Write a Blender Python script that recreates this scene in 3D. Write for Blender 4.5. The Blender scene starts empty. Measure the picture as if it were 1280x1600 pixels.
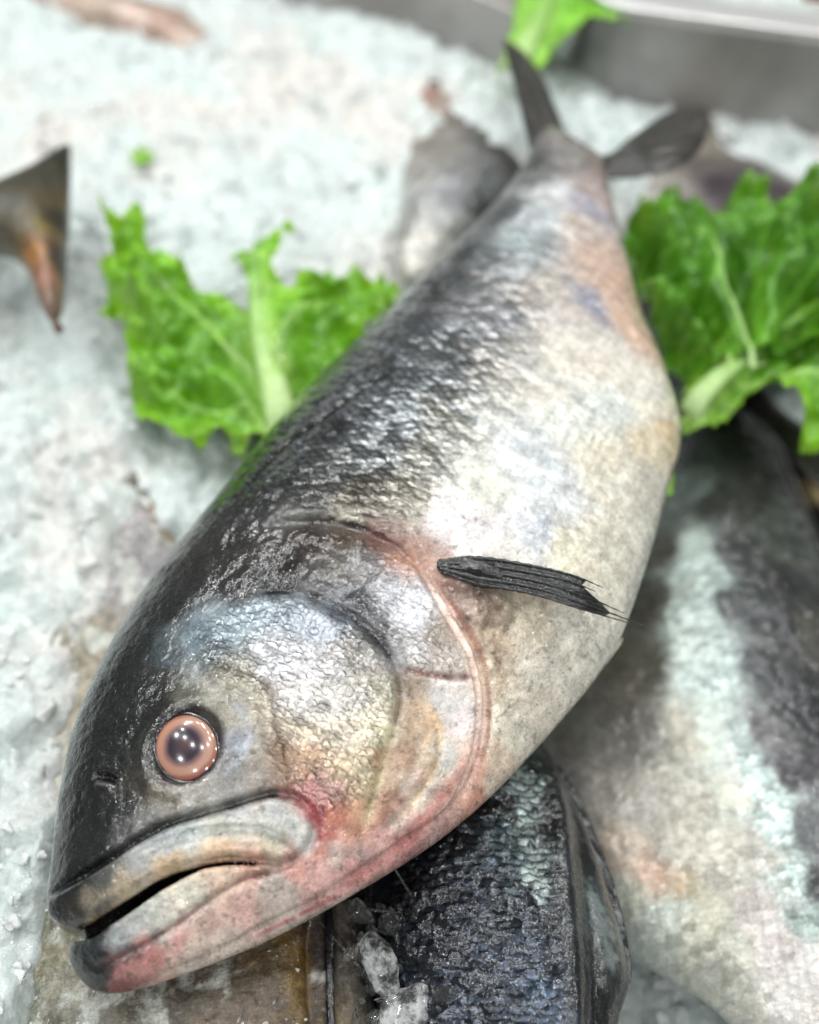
import bpy, bmesh, math, random
import numpy as np
from mathutils import Matrix, Vector

random.seed(7)
S = bpy.context.scene
C = S.collection

# ------------------------------------------------------------------ camera, world, lamps, exposure
PITCH = math.radians(52)
CAM = np.array([0.0, 0.0, 0.50])
FPX = 1885.0                                   # focal length in pixels of the 1280 x 1600 photograph
FW = np.array([0, math.cos(PITCH), -math.sin(PITCH)])
UP = np.array([0, math.sin(PITCH), math.cos(PITCH)])
RT = np.array([1.0, 0, 0])
cam_d = bpy.data.cameras.new('camera')
cam = bpy.data.objects.new('camera', cam_d); C.objects.link(cam)
cam.location = CAM
cam.rotation_euler = (math.pi/2 - PITCH, 0, 0)
cam_d.sensor_fit = 'VERTICAL'; cam_d.sensor_height = 24; cam_d.lens = 24*FPX/1600
cam_d.clip_start = 0.01; cam_d.clip_end = 50
cam_d.dof.use_dof = True; cam_d.dof.focus_distance = 0.466; cam_d.dof.aperture_fstop = 2.1
S.camera = cam

W = bpy.data.worlds.new('World'); S.world = W; W.use_nodes = True
W.node_tree.nodes['Background'].inputs[0].default_value = (0.95, 1.0, 0.98, 1)
W.node_tree.nodes['Background'].inputs[1].default_value = 0.24

def lamp(loc, target, size, power, color=(1, 1, 1), shape='DISK'):
    d = bpy.data.lights.new('ceiling_lamp', 'AREA'); d.shape = shape; d.size = size
    d.energy = power; d.color = color
    o = bpy.data.objects.new('ceiling_lamp', d); C.objects.link(o)
    o.location = loc
    o.rotation_euler = (Vector(target)-Vector(loc)).to_track_quat('-Z', 'Y').to_euler()
    return o
for k in range(11):                             # ring of small spot lamps over the counter
    a = 2*math.pi*k/11 + 0.3
    lamp((-0.25+0.55*math.cos(a), 0.78+0.55*math.sin(a), 1.35), (-0.05, 0.4, 0), 0.05, 1.4, (1, 1, 0.98))
for k in range(9):                              # and an outer ring, towards the customer's side too
    a = 2*math.pi*k/9 + 0.1
    lamp((1.15*math.cos(a), 0.35+1.15*math.sin(a), 1.45), (0, 0.4, 0), 0.09, 3.9, (0.98, 1, 1))
S.view_settings.view_transform = 'Standard'; S.view_settings.look = 'None'
S.view_settings.exposure = -0.13; S.view_settings.gamma = 1
S.render.engine = 'CYCLES'
S.cycles.use_denoising = True
S.cycles.max_bounces = 7; S.cycles.transmission_bounces = 6; S.cycles.caustics_reflective = False
S.cycles.caustics_refractive = False; S.cycles.sample_clamp_indirect = 4

# ------------------------------------------------------------------ numeric helpers
def ray(px, py):
    px = np.asarray(px, float); py = np.asarray(py, float)
    d = FW + ((px-640)/FPX)[..., None]*RT + ((800-py)/FPX)[..., None]*UP
    return d
def project(P):
    q = P-CAM
    z = q@FW
    return 640+FPX*(q@RT)/z, 800-FPX*(q@UP)/z, z
def on_plane(px, py, z0=0, sx=0, sy=0):
    """point where the pixel's ray meets z = z0 + sx x + sy y"""
    d = ray(px, py)
    t = (z0 + sx*CAM[0] + sy*CAM[1] - CAM[2])/(d[..., 2]-sx*d[..., 0]-sy*d[..., 1])
    return CAM + d*t[..., None]
def lin(c):
    c = np.asarray(c, float)/255.0
    return np.where(c <= 0.04045, c/12.92, ((c+0.055)/1.055)**2.4)
def sstep(a, b, x):
    t = np.clip((x-a)/(b-a), 0, 1); return t*t*(3-2*t)

def _h(ix, iy, iz, seed):
    n = (ix*374761393 + iy*668265263 + iz*2147483647 + seed*1274126177) & 0xffffffff
    n = ((n ^ (n >> 13))*1274126177) & 0xffffffff
    n = ((n ^ (n >> 16))*2246822519) & 0xffffffff
    return ((n ^ (n >> 15)) & 0xffff)/65535.0
def vnoise(x, y, z=None, seed=0):
    x = np.asarray(x, float); y = np.asarray(y, float)
    z = np.zeros_like(x) if z is None else np.asarray(z, float)
    ix = np.floor(x).astype(np.int64); iy = np.floor(y).astype(np.int64); iz = np.floor(z).astype(np.int64)
    fx = x-ix; fy = y-iy; fz = z-iz
    fx = fx*fx*(3-2*fx); fy = fy*fy*(3-2*fy); fz = fz*fz*(3-2*fz)
    r = 0
    for a in (0, 1):
        for b in (0, 1):
            for c in (0, 1):
                w = (fx if a else 1-fx)*(fy if b else 1-fy)*(fz if c else 1-fz)
                r = r + w*_h(ix+a, iy+b, iz+c, seed)
    return r*2-1
def fbm(x, y, z=None, oct=4, seed=0, gain=0.5):
    s = 0; a = 1; n = 0
    for o in range(oct):
        s = s + a*vnoise(x*2**o, y*2**o, None if z is None else z*2**o, seed+o*17); n += a; a *= gain
    return s/n
def cellular(x, y, seed=0, jit=1.0):
    """F1, F2 and id of the nearest cell"""
    ix = np.floor(x).astype(np.int64); iy = np.floor(y).astype(np.int64)
    f1 = np.full(x.shape, 9.0); f2 = np.full(x.shape, 9.0); cid = np.zeros(x.shape)
    for a in (-1, 0, 1):
        for b in (-1, 0, 1):
            jx = ix+a; jy = iy+b
            cx = jx+0.5+jit*(_h(jx, jy, jx*0, seed)-0.5); cy = jy+0.5+jit*(_h(jx, jy, jx*0+5, seed+3)-0.5)
            d = np.hypot(x-cx, y-cy); i = _h(jx, jy, jx*0+9, seed+8)
            m = d < f1
            f2 = np.where(m, f1, np.minimum(f2, d)); cid = np.where(m, i, cid); f1 = np.where(m, d, f1)
    return f1, f2, cid

def imbricate(x, y, su, sv, seed=0, warp=0.3, wf=130):
    """overlapping scales: distance behind the scale's edge (0..1) and a random number per scale"""
    X = x/su+warp*fbm(x*wf, y*wf, oct=3, seed=seed); Y = y/sv+warp*fbm(x*wf+40, y*wf, oct=3, seed=seed+1)
    T = np.full(X.shape, 9.0); I = np.zeros(X.shape)
    for k in (0.0, 0.5):
        yy = Y+k; row = np.floor(yy); fy = yy-row-0.5
        a = X+k-np.sqrt(np.maximum(0.42-fy*fy, 0)); ia = np.floor(a); t = a-ia
        i = _h(ia.astype(np.int64), row.astype(np.int64), row.astype(np.int64)*0+int(k*2), seed+5)
        m = t < T; T = np.where(m, t, T); I = np.where(m, i, I)
    return T, I

def catmull(P, n=8, closed=False):
    P = np.asarray(P, float)
    Q = np.vstack([P[-1:], P, P[:2]]) if closed else np.vstack([2*P[0]-P[1], P, 2*P[-1]-P[-2]])
    m = len(P) if closed else len(P)-1
    out = []
    for i in range(m):
        a, b, c, d = Q[i], Q[i+1], Q[i+2], Q[i+3]
        for t in np.arange(n)/n:
            out.append(0.5*((2*b)+(c-a)*t+(2*a-5*b+4*c-d)*t*t+(3*b-a-3*c+d)*t**3))
    if not closed: out.append(P[-1])
    return np.array(out)
def seg_dist(X, Y, P, closed=False, width=None):
    """unsigned distance, signed side and parameter (0..1) of the polyline P at X, Y"""
    best = np.full(X.shape, 1e9); side = np.zeros(X.shape); par = np.zeros(X.shape)
    n = len(P); m = n if closed else n-1
    for i in range(m):
        a = P[i]; b = P[(i+1) % n]; e = b-a; L2 = e@e+1e-18
        t = np.clip(((X-a[0])*e[0]+(Y-a[1])*e[1])/L2, 0, 1)
        dx = X-a[0]-t*e[0]; dy = Y-a[1]-t*e[1]
        d = dx*dx+dy*dy
        k = d < best
        best = np.where(k, d, best)
        side = np.where(k, np.sign(e[0]*dy-e[1]*dx), side)
        par = np.where(k, (i+t)/m, par)
    return np.sqrt(best), side, par
def inside(X, Y, P):
    r = np.zeros(X.shape, bool); n = len(P)
    for i in range(n):
        a = P[i]; b = P[(i+1) % n]
        if a[1] == b[1]: continue
        c = ((a[1] > Y) != (b[1] > Y)) & (X < (b[0]-a[0])*(Y-a[1])/(b[1]-a[1])+a[0])
        r ^= c
    return r
def sdf_poly(X, Y, P):                            # positive inside
    d, _, _ = seg_dist(X, Y, P, True)
    return np.where(inside(X, Y, P), d, -d)
def blur2(A, r, it=2):
    for _ in range(it):
        for ax in (0, 1):
            pad = [(0, 0), (0, 0)]; pad[ax] = (r+1, r)
            B = np.cumsum(np.pad(A, pad, mode='edge'), axis=ax)
            n = A.shape[ax]
            hi = np.take(B, np.arange(2*r+1, 2*r+1+n), axis=ax); lo = np.take(B, np.arange(0, n), axis=ax)
            A = (hi-lo)/(2*r+1)
    return A
def bilin(G, gx, gy):
    gx = np.clip(gx, 0, G.shape[0]-1.001); gy = np.clip(gy, 0, G.shape[1]-1.001)
    i = gx.astype(int); j = gy.astype(int); a = gx-i; b = gy-j
    return G[i, j]*(1-a)*(1-b)+G[i+1, j]*a*(1-b)+G[i, j+1]*(1-a)*b+G[i+1, j+1]*a*b

# ------------------------------------------------------------------ scene helpers
def tag(o, label=None, cat=None, group=None, kind=None):
    if label: o['label'] = label
    if cat: o['category'] = cat
    if group: o['group'] = group
    if kind: o['kind'] = kind
    return o
def thing(name, label, cat, M=None, group=None):
    o = bpy.data.objects.new(name, None); C.objects.link(o); o.empty_display_size = 0.02
    if M is not None: o.matrix_world = M
    return tag(o, label, cat, group)
def mesh_obj(name, verts, faces, mat, parent=None, smooth=True, col=None, attrs=None):
    me = bpy.data.meshes.new(name)
    verts = np.asarray(verts, np.float32)
    if isinstance(faces, np.ndarray):
        k = faces.shape[1]
        me.vertices.add(len(verts)); me.vertices.foreach_set('co', verts.ravel())
        me.loops.add(faces.size); me.polygons.add(len(faces))
        me.loops.foreach_set('vertex_index', faces.astype(np.int32).ravel())
        me.polygons.foreach_set('loop_start', np.arange(0, faces.size, k, dtype=np.int32))
        try: me.polygons.foreach_set('loop_total', np.full(len(faces), k, np.int32))
        except Exception: pass
        me.update(calc_edges=True); me.validate()
    else:
        me.from_pydata(verts.tolist(), [], faces); me.update()
    if smooth: me.polygons.foreach_set('use_smooth', np.ones(len(me.polygons), bool))
    if col is not None:
        a = me.color_attributes.new('Col', 'FLOAT_COLOR', 'POINT')
        a.data.foreach_set('color', np.hstack([col, np.ones((len(col), 1))]).astype(np.float32).ravel())
    for k, v in (attrs or {}).items():
        a = me.attributes.new(k, 'FLOAT', 'POINT'); a.data.foreach_set('value', v.astype(np.float32))
    o = bpy.data.objects.new(name, me); C.objects.link(o)
    if mat: me.materials.append(mat)
    if parent: o.parent = parent
    return o
def grid_faces(nu, nv, mask=None, off=0):
    i, j = np.meshgrid(np.arange(nu-1), np.arange(nv-1), indexing='ij')
    a = i*nv+j
    f = np.stack([a, a+nv, a+nv+1, a+1], -1)
    if mask is not None: f = f[mask]
    return f.reshape(-1, 4)+off
def compact(V, F, *arrs):
    u, inv = np.unique(F, return_inverse=True)
    return (V[u], inv.reshape(F.shape), u)

class NT:
    """small wrapper for node materials"""
    def __init__(s, name):
        s.m = bpy.data.materials.new(name); s.m.use_nodes = True
        s.t = s.m.node_tree; s.b = s.t.nodes['Principled BSDF']
    def n(s, typ, ins=None, **kw):
        nd = s.t.nodes.new(typ)
        for k, v in kw.items(): setattr(nd, k, v)
        for k, v in (ins or {}).items(): s.put(nd.inputs[k], v)
        return nd
    def put(s, sock, v):
        if isinstance(v, bpy.types.NodeSocket): s.t.links.new(v, sock)
        elif isinstance(v, bpy.types.Node): s.t.links.new(v.outputs[0], sock)
        else: sock.default_value = v
    def m_(s, op, a, b=0.0, c=0.0):
        return s.n('ShaderNodeMath', {0: a, 1: b, 2: c}, operation=op).outputs[0]
    def noise(s, vec, scale, detail=4, rough=0.55, dist=0.0):
        return s.n('ShaderNodeTexNoise', {'Vector': vec, 'Scale': scale, 'Detail': detail, 'Roughness': rough, 'Distortion': dist})
    def ramp(s, f, a, b, lo=0.0, hi=1.0):
        return s.n('ShaderNodeMapRange', {0: f, 1: a, 2: b, 3: lo, 4: hi}, interpolation_type='SMOOTHSTEP').outputs[0]
    def mix(s, f, a, b, bt='MIX'):
        nd = s.n('ShaderNodeMix', data_type='RGBA', blend_type=bt)
        s.put(nd.inputs[0], f); s.put(nd.inputs[6], a); s.put(nd.inputs[7], b); return nd.outputs[2]
    def set(s, **kw):
        for k, v in kw.items():
            s.put(s.b.inputs[k.replace('_', ' ')], v)
    def bump(s, h, strength=0.5, dist=0.001, normal=None):
        nd = s.n('ShaderNodeBump', {'Height': h, 'Strength': strength, 'Distance': dist})
        if normal is not None: s.put(nd.inputs['Normal'], normal)
        return nd.outputs[0]

def fish_material(name, scale=0.0042, gloss=0.16, tilt=1.0, arc=0.5, speck=0.5, coat=0.5, sat=1.0, ax=0.78, ay=1.45, bd=0.0010, metal=0.45, fineb=0.2, ew=0.42):
    """wet fish skin: painted colour attribute, overlapping scale arcs, per-scale facets and fine specks"""
    t = NT(name)
    co = t.n('ShaderNodeTexCoord').outputs['Object']
    col = t.n('ShaderNodeAttribute', attribute_name='Col').outputs['Color']
    sm = t.n('ShaderNodeAttribute', attribute_name='scales').outputs['Fac']
    wet = t.n('ShaderNodeAttribute', attribute_name='rough').outputs['Fac']
    warp = t.noise(co, 110, 3)
    wv = t.n('ShaderNodeVectorMath', {0: warp.outputs['Color'], 1: (0.5, 0.5, 0.5)}, operation='SUBTRACT').outputs[0]
    wv = t.n('ShaderNodeVectorMath', {0: wv, 3: 0.0022}, operation='SCALE')
    wv.inputs['Scale'].default_value = 0.0055
    p = t.n('ShaderNodeVectorMath', {0: co, 1: wv.outputs[0]}, operation='ADD').outputs[0]
    sep = t.n('ShaderNodeSeparateXYZ', {0: p})
    x = t.m_('DIVIDE', sep.outputs[0], scale*ax); y = t.m_('DIVIDE', sep.outputs[1], scale*ay)
    def saw(xo, yo):
        yy = t.m_('ADD', y, yo); fy = t.m_('SUBTRACT', t.m_('FRACT', yy), 0.5)
        r = t.m_('SQRT', t.m_('MAXIMUM', t.m_('SUBTRACT', 0.42, t.m_('MULTIPLY', fy, fy)), 0.0))
        return t.m_('FRACT', t.m_('SUBTRACT', t.m_('ADD', x, xo), r))
    h = t.m_('MINIMUM', saw(0, 0), saw(0.5, 0.5))      # 0 just behind a scale's edge
    brk = t.noise(co, 170, 2)
    edge = t.ramp(h, 0.0, ew)                          # dark edge line
    # the larger, looser scales of the cheek
    ck = t.n('ShaderNodeAttribute', attribute_name='cheek').outputs['Fac']
    warp2 = t.noise(co, 75, 3, 0.6)
    wv2 = t.n('ShaderNodeVectorMath', {0: t.n('ShaderNodeVectorMath', {0: warp2.outputs['Color'], 1: (0.5, 0.5, 0.5)}, operation='SUBTRACT').outputs[0]}, operation='SCALE')
    wv2.inputs['Scale'].default_value = 0.0070
    sep2 = t.n('ShaderNodeSeparateXYZ', {0: t.n('ShaderNodeVectorMath', {0: co, 1: wv2.outputs[0]}, operation='ADD').outputs[0]})
    x2 = t.m_('DIVIDE', sep2.outputs[0], 0.0040); y2 = t.m_('DIVIDE', sep2.outputs[1], 0.0062)
    def saw2(o):
        fy = t.m_('SUBTRACT', t.m_('FRACT', t.m_('ADD', y2, o)), 0.5)
        r = t.m_('SQRT', t.m_('MAXIMUM', t.m_('SUBTRACT', 0.38, t.m_('MULTIPLY', fy, fy)), 0.0))
        return t.m_('FRACT', t.m_('SUBTRACT', t.m_('ADD', x2, o), r))
    h2 = t.m_('MINIMUM', saw2(0), saw2(0.5))
    edge2 = t.ramp(h2, 0.0, 0.30)
    vor = t.n('ShaderNodeTexVoronoi', {'Vector': t.n('ShaderNodeCombineXYZ', {0: x, 1: y}).outputs[0], 'Scale': 1.15, 'Randomness': 0.8}, voronoi_dimensions='2D')
    vcol = t.n('ShaderNodeSeparateColor', {0: vor.outputs['Color']})
    rnd = vcol.outputs[0]
    # colour: painted colour * per-scale brightness * edge
    k = t.m_('MULTIPLY_ADD', t.m_('SUBTRACT', rnd, 0.5), t.m_('MULTIPLY', sm, 0.85), 1.0)
    e2 = t.m_('MULTIPLY_ADD', t.m_('SUBTRACT', edge, 1.0), t.m_('MULTIPLY', sm, arc), 1.0)
    k = t.m_('MULTIPLY', k, e2)
    lines = t.m_('MULTIPLY', t.m_('MULTIPLY', ck, 0.72), t.ramp(brk.outputs[0], 0.34, 0.60, 0.10, 1.0))
    k = t.m_('MULTIPLY', k, t.m_('MULTIPLY_ADD', t.m_('SUBTRACT', edge2, 1.0), lines, 1.0))
    fine = t.noise(co, 900, 4, 0.7); mid = t.noise(co, 210, 4, 0.6)
    k = t.m_('MULTIPLY', k, t.ramp(fine.outputs[0], 0.25, 0.75, 1-0.45*speck, 1+0.35*speck))
    k = t.m_('MULTIPLY', k, t.ramp(mid.outputs[0], 0.25, 0.75, 1-0.35*speck, 1+0.3*speck))
    hsv = t.n('ShaderNodeHueSaturation', {'Color': col, 'Value': k, 'Saturation': sat})
    hue = t.noise(co, 60, 3)
    c2 = t.mix(t.ramp(hue.outputs[0], 0.45, 0.7, 0, 0.18), hsv.outputs[0], t.mix(1.0, hsv.outputs[0], (1.12, 0.98, 0.82, 1), 'MULTIPLY'))
    t.set(Base_Color=c2)
    ro = t.m_('ADD', t.ramp(fine.outputs[0], 0.3, 0.7, gloss, gloss+0.28), t.m_('MULTIPLY', wet, 0.4))
    t.set(Roughness=ro, Specular_IOR_Level=0.35, Coat_Weight=coat, Coat_Roughness=0.07, Metallic=t.m_('MULTIPLY', t.m_('MAXIMUM', sm, t.m_('MULTIPLY', ck, 0.6)), metal))
    lip = t.m_('MULTIPLY', t.m_('SUBTRACT', 1.0, h), t.m_('MULTIPLY', sm, 1.0))
    xy = t.n('ShaderNodeCombineXYZ', {0: x, 1: y}).outputs[0]
    loc = t.n('ShaderNodeVectorMath', {0: t.n('ShaderNodeVectorMath', {0: xy, 1: (1.15, 1.15, 0)}, operation='MULTIPLY').outputs[0], 1: t.n('ShaderNodeVectorMath', {0: vor.outputs['Position'], 1: (1.15, 1.15, 0)}, operation='MULTIPLY').outputs[0]}, operation='SUBTRACT').outputs[0]
    rd = t.n('ShaderNodeVectorMath', {0: vor.outputs['Color'], 1: (0.5, 0.5, 0.5)}, operation='SUBTRACT').outputs[0]
    tl = t.n('ShaderNodeVectorMath', {0: loc, 1: rd}, operation='DOT_PRODUCT').outputs['Value']
    facet = t.m_('MULTIPLY', t.m_('ADD', t.m_('MULTIPLY', vor.outputs['Distance'], -0.8), t.m_('MULTIPLY', tl, 2.2)), t.m_('MULTIPLY', sm, tilt))
    hh = t.m_('ADD', lip, facet)
    hh = t.m_('ADD', hh, t.m_('MULTIPLY', t.m_('MULTIPLY', t.m_('SUBTRACT', 1.0, h2), ck), 1.8))
    hh = t.m_('ADD', hh, t.m_('MULTIPLY', mid.outputs[0], 0.7))
    b1 = t.bump(hh, 0.85, bd)
    b2 = t.bump(fine.outputs[0], fineb, 0.0004, b1)
    wet2 = t.noise(co, 420, 2, 0.5)
    b3 = t.bump(wet2.outputs[0], 0.35, 0.0005, b1)
    t.set(Normal=b2)
    t.put(t.b.inputs['Coat Normal'], b3)
    return t.m
# ------------------------------------------------------------------ fish builder
import openvdb
class Fish:
    """a fish lying on its side: outline and marks live in its own flank chart (u along the body, v across, w up)"""
    def __init__(s, outline_px, axis_px, plane, bt, fit=True, n=6, rmin=0.004, edge_pow=2.0):
        z0, sx, sy = plane
        O = on_plane(*axis_px[0], z0, sx, sy); P1 = on_plane(*axis_px[1], z0, sx, sy)
        N = np.array([-sx, -sy, 1.0]); N /= np.linalg.norm(N)
        U = (P1-O)/np.linalg.norm(P1-O); V = np.cross(N, U)
        s.O, s.U, s.V, s.N = O, U, V, N
        s.M = Matrix(((U[0], V[0], N[0], O[0]), (U[1], V[1], N[1], O[1]), (U[2], V[2], N[2], O[2]), (0, 0, 0, 1)))
        px = catmull(outline_px, n, True)
        tgt = px.copy()
        P = s.plane_chart(px)
        if np.sum(P[:, 0]*np.roll(P[:, 1], -1)-np.roll(P[:, 0], -1)*P[:, 1]) < 0:
            P = P[::-1]; tgt = tgt[::-1]
        s.L = P[:, 0].max(); s.u0 = P[:, 0].min()
        s.bt = bt
        s._R(P)
        # make the rounded body's own silhouette, not its mid-plane, follow the outline
        if fit:
            th = np.linspace(-1.5, 1.5, 31)
            for _ in range(10):
                T = np.roll(P, -1, 0)-np.roll(P, 1, 0); T /= np.linalg.norm(T, axis=1)[:, None]+1e-12
                nin = np.stack([-T[:, 1], T[:, 0]], 1)
                R = np.interp(P[:, 0], s.Ru, s.Rr); b = s.b(P[:, 0])
                q = P[:, None, :]+nin[:, None, :]*(R[:, None]*(1-np.cos(th)))[..., None]
                w = b[:, None]*np.sin(th)
                X, Y, Z = project(s.world(q[..., 0], q[..., 1], w))
                tt = np.roll(tgt, -1, 0)-np.roll(tgt, 1, 0); tt /= np.linalg.norm(tt, axis=1)[:, None]+1e-12
                # outward image normal: away from the projected inner point
                xi, yi, _ = project(s.world(*(P+nin*0.004).T, 0*R)); xo, yo, _ = project(s.world(*P.T, 0*R))
                no = np.stack([tt[:, 1], -tt[:, 0]], 1)
                sg = np.sign(no[:, 0]*(xo-xi)+no[:, 1]*(yo-yi)); no *= sg[:, None]
                e = ((X-tgt[:, 0][:, None])*no[:, 0][:, None]+(Y-tgt[:, 1][:, None])*no[:, 1][:, None]).max(1)
                e = (np.roll(e, 1)+2*e+np.roll(e, -1))/4
                P = P+nin*(np.clip(e*Z[:, 15]/FPX, -0.012, 0.012)*0.6)[:, None]
                P = (np.roll(P, 1, 0)+6*P+np.roll(P, -1, 0))/8
            s._R(P)
        s.P = P
    def _R(s, P):
        g = 0.003
        us = np.arange(P[:, 0].min(), P[:, 0].max()+g, g); vs = np.arange(P[:, 1].min(), P[:, 1].max()+g, g)
        X, Y = np.meshgrid(us, vs, indexing='ij')
        D = sdf_poly(X, Y, P).max(1)
        k = int(0.022/g)
        Dm = np.array([D[max(0, i-k):i+k+1].max() for i in range(len(D))])
        Dm = np.convolve(np.pad(Dm, 6, mode='edge'), np.ones(13)/13, 'valid')*0.93
        s.Ru = us; s.Rr = np.maximum(Dm, 0.006)
        s.L = P[:, 0].max(); s.u0 = P[:, 0].min()
    def b(s, u):
        t = (np.asarray(u)-s.u0)/(s.L-s.u0)
        return np.interp(t, [q[0] for q in s.bt], [q[1] for q in s.bt])
    def plane_chart(s, px):
        px = np.asarray(px, float)
        d = ray(px[..., 0], px[..., 1])
        t = ((s.O-CAM)@s.N)/(d@s.N)
        q = CAM+d*t[..., None]-s.O
        return np.stack([q@s.U, q@s.V], -1)
    def world(s, u, v, w):
        return s.O+np.asarray(u)[..., None]*s.U+np.asarray(v)[..., None]*s.V+np.asarray(w)[..., None]*s.N
    def grids(s, vox, pad=0.008):
        s.vox = vox
        s.us = np.arange(s.P[:, 0].min()-pad, s.P[:, 0].max()+pad, vox)
        s.vs = np.arange(s.P[:, 1].min()-pad, s.P[:, 1].max()+pad, vox)
        s.X, s.Y = np.meshgrid(s.us, s.vs, indexing='ij')
        # coarse-then-exact signed distance to keep this quick
        s.D = sdf_poly(s.X, s.Y, s.P)
        R = np.interp(s.X, s.Ru, s.Rr)
        rho = (R-s.D)/R
        rb = blur2(np.maximum(rho, 0), max(1, int(0.004/vox)))
        w = sstep(0.0, 0.35, s.D/R)
        s.rho = np.maximum(rho*(1-w)+rb*w, 0); s.R = R; s.B = np.maximum(blur2(s.b(s.X), 3), 0.0015)
        s.H = s.B*np.sqrt(np.clip(1-s.rho**2, 0, 1))
    def h(s, u, v, G=None):
        return bilin(s.H if G is None else G, (u-s.us[0])/s.vox, (v-s.vs[0])/s.vox)
    def chart(s, px):
        """photo pixels -> flank chart, on the upper surface"""
        px = np.asarray(px, float)
        d = ray(px[..., 0], px[..., 1]); w = np.zeros(px.shape[:-1])
        o = (CAM-s.O)
        for k in range(12):
            t = (w-(o@s.N))/(d@s.N)
            q = o+d*t[..., None]
            uu = q@s.U; vv = q@s.V
            w = 0.5*w+0.5*s.h(uu, vv)
        return np.stack([uu, vv], -1)
    def line(s, px, smooth=6):
        return s.chart(catmull(px, smooth) if smooth else np.asarray(px, float))
    def near(s, P, width):
        """distance, side and parameter of a chart polyline on the relief grid, computed only around it"""
        lo = ((P.min(0)-width-[s.us[0], s.vs[0]])/s.vox).astype(int); hi = ((P.max(0)+width-[s.us[0], s.vs[0]])/s.vox).astype(int)+1
        lo = np.maximum(lo, 0); sl = (slice(lo[0], max(hi[0], 1)), slice(lo[1], max(hi[1], 1)))
        d, sd, pr = seg_dist(s.X[sl], s.Y[sl], P)
        return sl, d, sd, pr
    def groove(s, rel, px, width, depth, smooth=6, taper=True, edge=0.0):
        P = s.line(px, smooth); sl, d, sd, pr = s.near(P, width*3)
        k = np.exp(-(d/width)**2)
        if taper: k = k*np.clip(np.minimum(pr, 1-pr)*8, 0, 1)
        rel[sl] -= depth*k
    def step(s, rel, px, height, back, side=1, soft=0.0008, taper=True):
        P = s.line(px); sl, d, sd, pr = s.near(P, back*3)
        x = d*sd*side
        k = np.where(x > 0, np.exp(-x/back)*sstep(-soft, soft, x), sstep(-soft, soft, x))
        if taper: k = k*np.clip(np.minimum(pr, 1-pr)*7, 0, 1)
        rel[sl] += height*k
    def solid(s, slits=(), rel=None, smooth=2, flat=None):
        """closed skin from the implicit body; slits = [(chart polygon, floor as a share of -b)]"""
        vox = s.vox
        wm = s.B.max()+3*vox
        ws = np.arange(-wm, wm+vox, vox)
        F = np.empty((len(s.us), len(s.vs), len(ws)), np.float32)
        sc = np.minimum(s.R, s.B).astype(np.float32)
        rho2 = (s.rho**2).astype(np.float32)
        for k, w in enumerate(ws):
            f = (np.sqrt(rho2+(w/s.B)**2)-1)*sc
            for SD, fl in slits:
                g = np.minimum(SD, w-fl*s.B)              # positive inside the cut
                kk = 0.0016
                hh = np.clip(0.5+0.5*(g-f)/kk, 0, 1)
                f = f*(1-hh)+g*hh+kk*hh*(1-hh)
            F[:, :, k] = np.clip(f, -3*vox, 3*vox)
        g = openvdb.FloatGrid(background=float(3*vox)); g.copyFromArray(F)
        pts, tris, quads = g.convertToPolygons(isovalue=0.0, adaptivity=0.0)
        del F
        V = pts*vox+np.array([s.us[0], s.vs[0], ws[0]])
        Q = quads.astype(np.int64)
        # relax the voxel steps
        e = np.concatenate([Q[:, [0, 1]], Q[:, [1, 2]], Q[:, [2, 3]], Q[:, [3, 0]]])
        n = len(V)
        def avg(A):
            c = np.bincount(e[:, 0], minlength=n)+np.bincount(e[:, 1], minlength=n)
            o = np.empty_like(A)
            for k in range(A.shape[1]):
                o[:, k] = np.bincount(e[:, 0], A[e[:, 1], k], n)+np.bincount(e[:, 1], A[e[:, 0], k], n)
            return o/np.maximum(c, 1)[:, None]
        for _ in range(smooth): V = 0.4*V+0.6*avg(V)
        # orientation
        def norms(V):
            fn = np.cross(V[Q[:, 2]]-V[Q[:, 0]], V[Q[:, 3]]-V[Q[:, 1]])
            vn = np.zeros_like(V)
            for c in range(3):
                for k in range(4): vn[:, c] += np.bincount(Q[:, k], fn[:, c], n)
            return vn/(np.linalg.norm(vn, axis=1)[:, None]+1e-12)
        N = norms(V)
        if (N[:, 2]*V[:, 2]).sum() < 0: Q = Q[:, ::-1]; N = -N
        if rel is not None:
            r = bilin(rel, (V[:, 0]-s.us[0])/vox, (V[:, 1]-s.vs[0])/vox)
            V = V+N*(r*np.clip(np.abs(N[:, 2])*1.6, 0, 1))[:, None]
            V = 0.75*V+0.25*avg(V)
        s.Vn = N
        return V, Q
    def paint(s, V, pts, sigma=0.006, power=4, warp=0.0015, seed=3):
        """colour per vertex, pigment plus some shade, spread between the sampled places"""
        pts = np.asarray(pts, float)
        cp = s.chart(pts[:, :2]); cc = lin(pts[:, 2:5])
        u = V[:, 0]; v = V[:, 1]; f = 220
        g = 70
        wu = u+warp*fbm(u*f, v*f, oct=4, seed=seed, gain=0.7)+0.8*warp*fbm(u*g, v*g, oct=2, seed=seed+9)
        wv = v+warp*fbm(u*f, v*f, oct=4, seed=seed+50, gain=0.7)+0.8*warp*fbm(u*g, v*g, oct=2, seed=seed+59)
        num = np.zeros((len(V), 3)); den = np.zeros(len(V))
        for (a, b), c in zip(cp, cc):
            w = 1/((wu-a)**2+(wv-b)**2+(sigma*0.35)**2)**(power/2)
            num += w[:, None]*c; den += w
        return num/den[:, None]
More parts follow.
